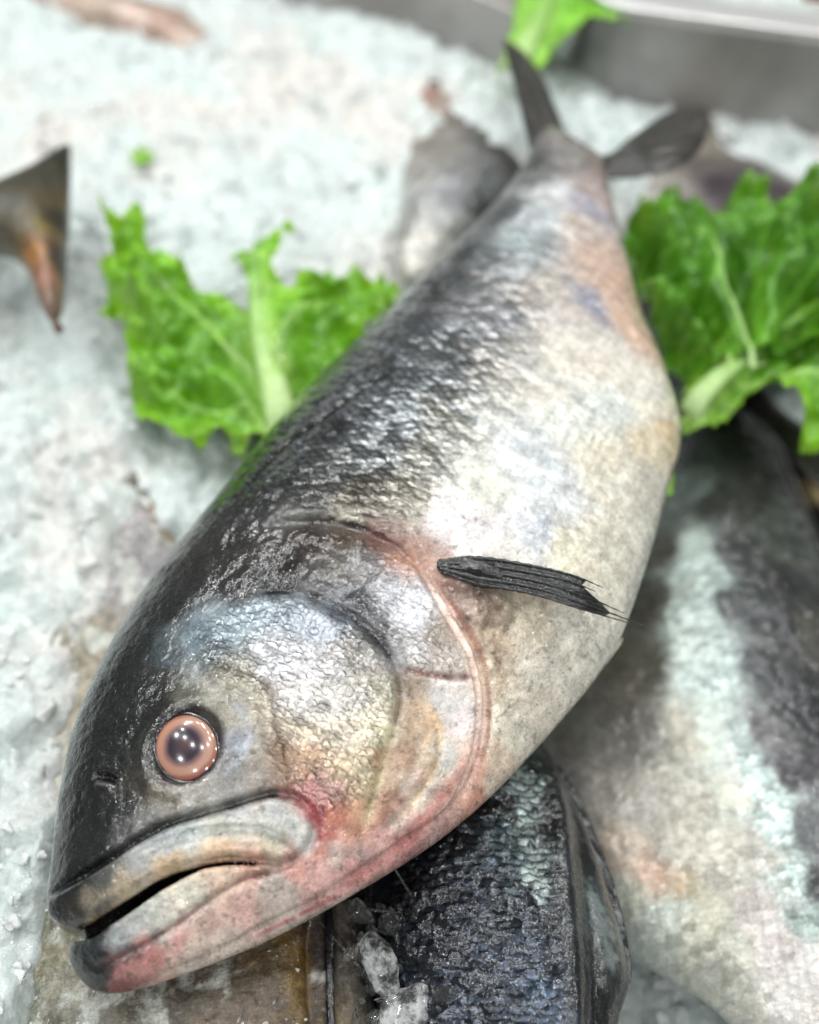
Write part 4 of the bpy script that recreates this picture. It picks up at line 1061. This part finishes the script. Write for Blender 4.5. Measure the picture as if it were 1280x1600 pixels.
# loose crushed ice pieces: bits lying about everywhere (uncountable), then the clear lumps at the front
def glassy(name, white=0.4, lo=0.35, r0=0.03, r1=0.22):
    t = NT(name); co = t.n('ShaderNodeTexCoord').outputs['Object']
    n = t.noise(co, 120, 5, 0.7); f = t.noise(co, 500, 3, 0.6)
    t.set(Base_Color=(0.93, 0.96, 0.96, 1), IOR=1.31, Roughness=t.ramp(f.outputs[0], 0.35, 0.65, r0, r1),
          Transmission_Weight=t.ramp(n.outputs[0], white-0.10, white+0.14, lo, 0.98), Coat_Weight=0.4, Coat_Roughness=0.03)
    t.set(Normal=t.bump(f.outputs[0], 0.5, 0.0008, t.bump(n.outputs[0], 0.5, 0.003))); return t.m
def shard(rad, seed, sub=3, sq=(1, 0.8, 0.6)):
    rs = random.Random(seed)
    bm = bmesh.new()
    for _ in range(14):
        p = Vector([rs.gauss(0, 1) for _ in range(3)]).normalized()*rs.uniform(0.7, 1)
        bm.verts.new((p.x*sq[0]*rad, p.y*sq[1]*rad, p.z*sq[2]*rad))
    g = bmesh.ops.convex_hull(bm, input=bm.verts)
    for v_ in [v_ for v_ in bm.verts if not v_.link_faces]: bm.verts.remove(v_)
    bmesh.ops.bevel(bm, geom=bm.edges[:], offset=rad*0.10, segments=2, affect='EDGES', profile=0.6)
    bmesh.ops.triangulate(bm, faces=bm.faces[:])
    if sub: bmesh.ops.subdivide_edges(bm, edges=bm.edges[:], cuts=sub, use_grid_fill=True)
    bm.verts.index_update()
    V = np.array([v_.co for v_ in bm.verts]); F = [tuple(v_.index for v_ in f.verts) for f in bm.faces]; bm.free()
    if sub:
        q = V/rad; L = np.linalg.norm(V, axis=1)[:, None]+1e-9
        V = V+V/L*(rad*0.10*fbm(q[:, 0]*3+seed, q[:, 1]*3, q[:, 2]*3, oct=3, seed=seed))[:, None]
    return V, F
rs = random.Random(5); VV = []; FF = []; off = 0
bits = [shard(1, 100+i, 0) for i in range(12)]
for i in range(2600):
    y_ = rs.uniform(0.10, 1.05); x_ = rs.uniform(-0.12-0.42*y_, 0.12+0.45*y_)
    if rs.random() < 0.5: r_ = rs.uniform(0.002, 0.004)
    else: r_ = rs.uniform(0.003, 0.0075)
    v_, f_ = bits[rs.randrange(12)]
    R_ = np.array(Matrix.Rotation(rs.uniform(0, 6.28), 3, Vector((rs.gauss(0, 1), rs.gauss(0, 1), rs.gauss(0, 1))).normalized()))
    z_ = float(ice_h(np.array([x_]), np.array([y_]))[0])
    VV.append((v_@R_.T)*r_+[x_, y_, z_+r_*0.1]); FF += [tuple(k+off for k in f) for f in f_]; off += len(v_)
for i in range(520):                              # frost and crumbs lying on the pale fish and along its edges
    q = (rs.gauss(55, 45), rs.uniform(900, 1640)) if rs.random() < 0.55 else (rs.uniform(60, 300), rs.gauss(800, 70)) if rs.random() < 0.4 else (rs.uniform(20, 480), rs.uniform(950, 1620))
    c_ = pf_f.chart([q]); 
    if sdf_poly(c_[:, 0], c_[:, 1], pf_f.P)[0] < -0.004: continue
    w_ = pf_f.world(c_[:, 0], c_[:, 1], pf_f.h(c_[:, 0], c_[:, 1]))[0]
    v_, f_ = bits[rs.randrange(12)]; r_ = rs.uniform(0.0005, 0.0018)
    R_ = np.array(Matrix.Rotation(rs.uniform(0, 6.28), 3, Vector((rs.gauss(0, 1), rs.gauss(0, 1), rs.gauss(0, 1))).normalized()))
    VV.append((v_@R_.T)*r_*np.array([1, 1, 0.6])+w_); FF += [tuple(k+off for k in f) for f in f_]; off += len(v_)
bitm = ice_mat('ice_bits', (0.84, 0.89, 0.88))
o = mesh_obj('ice_crumbs', np.vstack(VV), FF, bitm, smooth=False); o['kind'] = 'stuff'
tag(o, None)

gl_clear = glassy('clear_ice', 0.30); gl_white = glassy('cloudy_ice', 0.50, 0.55, 0.10, 0.42)
def chunk(px, z, rad, seed, label, mat, sq=(1, 0.8, 0.6), group=None, rot=0.0, name='ice_chunk'):
    p = on_plane(px[0], px[1], z); V, F = shard(rad, seed, 4, sq)
    R_ = np.array(Matrix.Rotation(rot, 3, 'Z')); V = V@R_.T
    o = mesh_obj(name, V, F, mat, smooth=True); o.location = p; tag(o, label, 'ice', group)
chunk((592,1512), 0.024, 0.017, 1, 'biggest cloudy white ice lump, between the streaked fish and the navy fish', gl_white, (0.62, 1, 0.5), rot=0.35)
chunk((630,1590), 0.024, 0.018, 2, 'cloudy ice lump cut by the bottom edge of the picture beside the navy fish', gl_white, (1, 0.8, 0.5), rot=0.8)
chunk((692,1555), 0.030, 0.0055, 3, 'small clear ice bead like a glass drop, resting on the navy scales', gl_clear, (1, 1, 0.9))
chunk((610,1440), 0.022, 0.010, 4, 'clear wet ice lump just below the throat of the large fish', gl_clear, (1, 0.7, 0.5), rot=-0.5)
for i, (px_, r_) in enumerate([((565,1425),.009),((645,1395),.008),((655,1490),.010),((600,1600),.010),((548,1490),.006),((685,1430),.007)]):
    chunk(px_, 0.022, r_, 30+i, 'clear wet ice lump wedged between the streaked fish and the navy fish', gl_clear, (1, 0.75, 0.55), 'clear ice lumps by the navy fish', i*0.9)
gi = 'small clear ice splinters around the front lumps'
lab = 'small clear ice splinter lying among the lumps beside the navy fish'
rs = random.Random(11)
for i in range(26):
    chunk((rs.uniform(550,705), rs.uniform(1405,1600)), rs.uniform(0.016,0.024), rs.uniform(0.002,0.0055), 50+i, lab, gl_clear,
          (1, rs.uniform(0.4,0.9), 0.6), gi, rs.uniform(0,6), 'ice_splinter')

# wet film of melted slush beside the navy fish
sl = on_plane(*catmull([(540,1395),(600,1370),(680,1340),(715,1380),(690,1440),(665,1500),(640,1560),(640,1640),(600,1700),(570,1600),(550,1500),(530,1440)], 5, True).T, 0.008)
X, Y = np.meshgrid(np.arange(sl[:, 0].min(), sl[:, 0].max(), 0.0009), np.arange(sl[:, 1].min(), sl[:, 1].max(), 0.0009), indexing='ij')
D = sdf_poly(X, Y, sl[:, :2])
Z = -0.012+0.021*sstep(-0.001, 0.010, D)+0.0045*fbm(X*90, Y*90, oct=3, seed=5)+0.0035*np.abs(fbm(X*180, Y*180, oct=4, seed=6))
fm = (D > -0.002); fm = fm[:-1, :-1] & fm[1:, 1:]
V_, F_, _u = compact(np.stack([X, Y, Z], -1).reshape(-1, 3), grid_faces(*X.shape, mask=fm))
t = NT('grey_slush'); co = t.n('ShaderNodeTexCoord').outputs['Object']; n = t.noise(co, 90, 5, 0.65); f = t.noise(co, 420, 4, 0.7)
cr = t.mix(t.ramp(n.outputs[0], 0.42, 0.62), (0.03, 0.032, 0.034, 1), (0.15, 0.155, 0.155, 1))
t.set(Base_Color=cr, Roughness=t.ramp(f.outputs[0], 0.3, 0.7, 0.04, 0.3), Coat_Weight=1.0, Coat_Roughness=0.03, Transmission_Weight=0.25, IOR=1.31)
bb = t.bump(f.outputs[0], 0.7, 0.0012, t.bump(n.outputs[0], 0.6, 0.004)); t.set(Normal=bb); t.put(t.b.inputs['Coat Normal'], bb)
o = mesh_obj('slush', V_, F_, t.m); o['kind'] = 'stuff'

# ------------------------------------------------------------------ lettuce
def leaf_mat():
    t = NT('lettuce_leaf'); co = t.n('ShaderNodeTexCoord').outputs['Object']
    col = t.n('ShaderNodeAttribute', attribute_name='Col').outputs['Color']
    n = t.noise(co, 70, 4); f = t.noise(co, 300, 4, 0.6); v = t.n('ShaderNodeTexVoronoi', {'Vector': co, 'Scale': 110.0}, feature='SMOOTH_F1')
    k = t.m_('MULTIPLY', t.ramp(n.outputs[0], 0.3, 0.7, 0.75, 1.25), t.ramp(f.outputs[0], 0.3, 0.7, 0.85, 1.15))
    hs = t.n('ShaderNodeHueSaturation', {'Color': col, 'Value': k})
    t.set(Base_Color=hs.outputs[0], Roughness=0.36, Specular_IOR_Level=0.4, Coat_Weight=0.3, Coat_Roughness=0.12,
          Subsurface_Weight=0.25, Subsurface_Radius=(0.002, 0.004, 0.0008), Subsurface_Scale=1.0)
    t.set(Normal=t.bump(t.m_('ADD', t.m_('MULTIPLY', v.outputs['Distance'], -1.5), f.outputs[0]), 0.6, 0.0022)); return t.m
leafm = leaf_mat()
ribm = simple_skin('lettuce_rib', 0.35, 0.3, 0.15, 0.2, 0.2)
def leaf(name, label, px, ribs, plane, group, colA=(100,162,10), colB=(52,112,4), colE=(148,204,28), rough_edge=0.0024, amp=0.007, seed=0, lift=None, res=0.0013, ribw=0.0045, parent=None, ribc=(170,208,110), pleat=None):
    """ruffled sheet over a traced outline, standing on its own tilted plane, thick and veined, with raised ribs"""
    z0, sx, sy = plane
    P = on_plane(*catmull(px, 4, True).T, z0, sx, sy)
    O = P.mean(0); N = np.array([-sx, -sy, 1.0]); N /= np.linalg.norm(N); U = np.array([1.0, 0, sx]); U /= np.linalg.norm(U); Vv = np.cross(N, U)
    q = (P-O); P2 = np.stack([q@U, q@Vv], 1)
    X, Y = np.meshgrid(np.arange(P2[:, 0].min()-.004, P2[:, 0].max()+.004, res), np.arange(P2[:, 1].min()-.004, P2[:, 1].max()+.004, res), indexing='ij')
    D = sdf_poly(X, Y, P2)
    D = D+rough_edge*fbm(X*170, Y*170, oct=3, seed=seed)
    RD = np.full(X.shape, 1.0); RP = np.zeros(X.shape); RL = []
    for r in ribs:
        w = on_plane(*catmull(r[0], 6).T, z0, sx, sy)-O; L = np.stack([w@U, w@Vv], 1)
        d, sd, pr = seg_dist(X, Y, L); k = d/(r[1]*(1-0.75*pr)); RP = np.where(k < RD, pr, RP); RD = np.minimum(RD, k) if len(RL) else k; RL.append((L, r[1]))
    rib = np.exp(-RD**2)
    PL_ = 0
    if pleat:
        pc = on_plane(pleat[0], pleat[1], z0, sx, sy)-O; pc = (pc@U, pc@Vv)
        an = np.arctan2(Y-pc[1], X-pc[0]); rr_ = np.hypot(X-pc[0], Y-pc[1])
        PL_ = pleat[3]*sstep(0.0, 0.06, rr_)*np.sin(an*pleat[2]+1.5*fbm(X*30, Y*30, oct=2, seed=seed+6))
    away = sstep(0.0, 9.0, RD)
    edge = np.exp(-np.maximum(D, 0)/0.010)
    Z = amp*away*(fbm(X*42, Y*42, oct=3, seed=seed+1))*1.3 + amp*0.9*edge*fbm(X*95, Y*95, oct=2, seed=seed+2) + 0.0018*fbm(X*230, Y*230, oct=3, seed=seed+3)*away + 0.0035*rib + PL_
    f1, f2, cid = cellular(X*95, Y*95, seed+4, 0.9); Z += 0.0022*sstep(0, 0.5, f2-f1)*away
    if lift is not None: Z = Z+lift(X, Y)
    vm = D > 0; fm = vm[:-1, :-1] & vm[1:, :-1] & vm[:-1, 1:] & vm[1:, 1:]
    th = 0.0005+0.0022*rib
    n = X.size; top = np.stack([X, Y, Z], -1).reshape(-1, 3); bot = np.stack([X, Y, Z-th], -1).reshape(-1, 3)
    F = grid_faces(*X.shape, mask=fm); e = {}
    for f in F:
        for a, b in ((f[0], f[1]), (f[1], f[2]), (f[2], f[3]), (f[3], f[0])):
            if (b, a) in e: del e[(b, a)]
            else: e[(a, b)] = 1
    side = np.array([(b, a, a+n, b+n) for a, b in e])
    V, FF_, u_ = compact(np.vstack([top, bot]), np.vstack([F, F[:, ::-1]+n, side]))
    nn = fbm(X*38, Y*38, oct=4, seed=seed+7)[..., None]
    c = lin(colA)*(0.5+0.5*nn)+lin(colB)*(0.5-0.5*nn)
    c = c*(1-0.6*edge[..., None])+lin(colE)*0.6*edge[..., None]
    vein = sstep(0.14, 0.0, f2-f1)[..., None]*0.45; c = c*(1-vein)+lin((150,205,90))*vein
    rr = np.clip(np.exp(-(RD*0.7)**2)*(1-0.45*RP), 0, 1)[..., None]; c = c*(1-rr)+lin(ribc)*rr
    c = np.vstack([c.reshape(-1, 3)]*2)[u_]
    T = thing(name, label, 'lettuce', Matrix(((U[0], Vv[0], N[0], O[0]), (U[1], Vv[1], N[1], O[1]), (U[2], Vv[2], N[2], O[2]), (0, 0, 0, 1))), group) if parent is None else parent
    b = mesh_obj('blade', V, FF_, leafm, T, col=c)
    # the thick main rib as its own rounded part
    for L, w in RL[:1]:
        m = len(L); VV = []; nm = 10
        zc = bilin(Z, (L[:, 0]-X[0, 0])/res, (L[:, 1]-Y[0, 0])/res)
        Tn = np.gradient(L, axis=0); Tn /= np.linalg.norm(Tn, axis=1)[:, None]+1e-9
        for i in range(m):
            r = w*0.9*(1-0.8*i/(m-1))+0.0004
            for j in range(nm):
                a = 2*math.pi*j/nm; VV.append((L[i, 0]-Tn[i, 1]*r*math.cos(a), L[i, 1]+Tn[i, 0]*r*math.cos(a), zc[i]-0.0004+0.45*r*math.sin(a)))
        FR = [(i*nm+j, i*nm+(j+1) % nm, (i+1)*nm+(j+1) % nm, (i+1)*nm+j) for i in range(m-1) for j in range(nm)]
        FR += [tuple(range(nm))[::-1], tuple((m-1)*nm+j for j in range(nm))]
        s_ = np.linspace(0, 1, m).repeat(nm)[:, None]
        mesh_obj('rib', VV, FR, ribm, T, col=lin((190,218,150))*(1-s_)+lin((110,170,36))*s_)
    return T
leaf('lettuce_leaf', 'frilly bright green lettuce leaf with three lobes, left of the large fish',
     [(150,405),(176,402),(170,356),(186,360),(200,368),(214,346),(232,352),(236,382),(268,402),(300,428),(345,452),(386,462),(382,425),(356,392),(354,362),(376,366),(404,368),(432,352),(456,338),(460,350),(444,384),(432,412),(436,442),(458,456),
      (484,414),(512,408),(536,396),(552,400),(576,432),(598,418),(612,438),(632,458),(604,488),(580,505),(560,540),(540,580),(500,630),(470,665),(440,700),(400,692),(374,722),(345,682),(310,702),(282,680),(250,658),(206,632),(198,590),(196,522),(182,482),(150,472),(160,436)],
     [([(448,690),(432,620),(416,560),(404,500),(400,440),(404,385)], 0.0095), ([(430,610),(380,560),(320,500),(250,440),(200,400)], 0.0013), ([(434,640),(380,640),(310,630),(250,600)], 0.0012), ([(420,560),(470,500),(540,450)], 0.0013)],
     (-0.040, 0.0, 0.18), None, pleat=(440,700,9,0.009), seed=20, amp=0.019)
LB = 'lettuce at the right of the large fish'
leaf('lettuce_leaf', 'broad upper lettuce leaf with wavy dark green top edge, right of the large fish',
     [(976,352),(1010,352),(1046,318),(1084,312),(1120,318),(1150,288),(1186,300),(1206,330),(1240,318),(1290,298),(1350,290),(1380,420),(1350,520),(1250,540),(1150,560),(1075,580),(1035,545),(1004,492),(978,424)],
     [([(1190,575),(1140,500),(1110,420),(1100,350)], 0.0022), ([(1190,575),(1180,480),(1190,390),(1200,340)], 0.0015), ([(1190,575),(1230,480),(1290,400),(1330,350)], 0.0015), ([(1180,570),(1100,520),(1040,440),(1000,390)], 0.0015)],
     (-0.030, 0.0, 0.16), LB, ribc=(110,168,50), pleat=(1190,600,11,0.016), seed=40, amp=0.020, colA=(74,136,10), colB=(30,82,4), colE=(104,168,20), res=0.0018)
leaf('lettuce_leaf', 'lower lettuce leaf with a thick pale rib, touching the belly of the large fish',
     [(1066,672),(1062,622),(1075,585),(1100,560),(1150,530),(1200,480),(1260,440),(1340,400),(1400,450),(1400,640),(1350,720),(1290,720),(1252,695),(1240,645),(1215,620),(1180,612),(1150,640),(1110,668)],
     [([(1074,650),(1120,600),(1170,555),(1230,505),(1300,460)], 0.0065), ([(1130,590),(1200,590),(1290,600),(1350,620)], 0.0025)],
     (-0.020, 0.0, 0.12), LB, pleat=(1070,660,7,0.008), seed=60, amp=0.018, colA=(90,152,14), colB=(44,104,6), res=0.0016)
leaf('lettuce_leaf', 'blurred lettuce leaf hanging over the steel rim at the top, beyond the tail',
     [(770,122),(784,80),(800,30),(812,-60),(830,-140),(960,-150),(1030,-60),(1000,10),(984,26),(930,30),(900,44),(874,70),(850,112),(822,128),(795,116)],
     [([(800,122),(820,80),(850,20),(880,-60)], 0.010)],
     (0.030, 0.0, 0.07), None, seed=80, amp=0.009, colA=(110,180,40), colB=(84,154,26), res=0.0025)
leaf('lettuce_scrap', 'tiny green lettuce scrap lying on the ice behind the frilly leaf', [(204,236),(222,228),(240,236),(238,250),(220,256),(206,250)], [([(206,244),(238,242)], 0.001)],
     (0.037, 0, 0), None, seed=90, amp=0.002, rough_edge=0.001)
leaf('lettuce_scrap', 'tiny green lettuce scrap between the belly of the large fish and the big grey fish', [(1034,748),(1046,742),(1056,752),(1052,772),(1038,776)], [([(1036,770),(1052,748)], 0.001)],
     (0.030, 0, 0), None, seed=91, amp=0.002, rough_edge=0.001)

# ------------------------------------------------------------------ steel counter rim
def steel():
    t = NT('brushed_steel'); co = t.n('ShaderNodeTexCoord').outputs['Object']
    mp = t.n('ShaderNodeMapping', {0: co}); mp.inputs['Scale'].default_value = (6, 240, 240)
    n = t.noise(mp.outputs[0], 4, 4, 0.6); g = t.noise(co, 14, 3)
    t.set(Base_Color=t.mix(t.ramp(g.outputs[0], 0.4, 0.65), (0.46, 0.44, 0.43, 1), (0.33, 0.31, 0.30, 1)), Metallic=0.75, Roughness=t.ramp(n.outputs[0], 0.3, 0.7, 0.32, 0.5))
    t.set(Normal=t.bump(n.outputs[0], 0.15, 0.0005)); return t.m
steelm = steel()
def sweep(path, prof, mat, name, parent=None, closed=True):
    """prof = (outward, up) points; path = world points; outward is left of travel"""
    path = np.asarray(path, float); V = []; m = len(prof)
    T = np.gradient(path, axis=0); T[:, 2] = 0; T /= np.linalg.norm(T, axis=1)[:, None]
    for p, t_ in zip(path, T):
        nrm = np.array([-t_[1], t_[0], 0])
        for a, b in prof: V.append(p+nrm*a+np.array([0, 0, b]))
    F = [(i*m+j, i*m+(j+1) % m, (i+1)*m+(j+1) % m, (i+1)*m+j) for i in range(len(path)-1) for j in range(m)]
    F += [tuple(range(m))[::-1], tuple((len(path)-1)*m+j for j in range(m))]
    o = mesh_obj(name, V, F, mat, parent, smooth=False); 
    md = o.modifiers.new('edge', 'BEVEL'); md.width = 0.0015; md.segments = 3; md.limit_method = 'ANGLE'; md.angle_limit = 0.9
    return o
a0 = on_plane(960,165,0.02); a1 = on_plane(1280,212,0.02); dr = (a1-a0)/np.linalg.norm(a1-a0)
nr_ = np.array([-dr[1], dr[0], 0])
RC = 0.045; cc = a0+nr_*RC
arc = [cc+RC*(-nr_*math.cos(t_)-dr*math.sin(t_)) for t_ in np.linspace(0, math.pi*0.55, 14)][::-1]
tail_ = arc[0]+(arc[0]-arc[1])/np.linalg.norm(arc[0]-arc[1])*0.22
path = [tail_]+arc+list(a0+dr*k for k in np.linspace(0.02, 0.75, 14))
T = thing('steel_tray', 'grey steel counter rim with a rounded corner and bright top lip, back right', 'tray')
sweep(path, [(0, -0.05), (0.010, 0.058), (0.012, 0.062), (0.040, 0.062), (0.040, 0.058), (0.0145, 0.057), (0.004, -0.05)], steelm, 'side_wall', T)
t = NT('polished_lip'); t.set(Base_Color=(0.75, 0.74, 0.73, 1), Metallic=0.6, Roughness=0.3)
sweep([p+np.array([0, 0, 0.0625]) for p in path], [(0.010, 0), (0.011, 0.003), (0.030, 0.004), (0.033, 0)], t.m, 'top_lip', T)
b0 = [on_plane(x, y, 0.03) for x, y in ((300,-30),(440,12),(560,40),(640,62),(720,92),(790,125))]
T2 = thing('steel_divider', 'low grey steel divider at the back, between the ice and the top lettuce leaf', 'divider')
sweep(catmull(b0, 5), [(0, -0.04), (0.016, 0.040), (0.060, 0.040), (0.060, 0.036), (0.020, 0.036), (0.004, -0.04)], steelm, 'side_wall', T2)
# orange label corner at the very top right
p = on_plane(1268, -18, 0.085)
t = NT('orange_plastic'); t.set(Base_Color=(*lin((196,96,32)), 1), Roughness=0.4)
bm = bmesh.new(); bmesh.ops.create_cube(bm, size=1); bmesh.ops.scale(bm, vec=(0.07, 0.03, 0.03), verts=bm.verts); bmesh.ops.bevel(bm, geom=bm.edges[:], offset=0.006, segments=3, affect='EDGES')
me = bpy.data.meshes.new('orange_box'); bm.to_mesh(me); bm.free(); me.materials.append(t.m)
o = bpy.data.objects.new('orange_box', me); C.objects.link(o); o.location = p+np.array([0.03, 0.02, 0]); tag(o, 'blurred orange plastic corner at the top right edge above the steel rim', 'box')
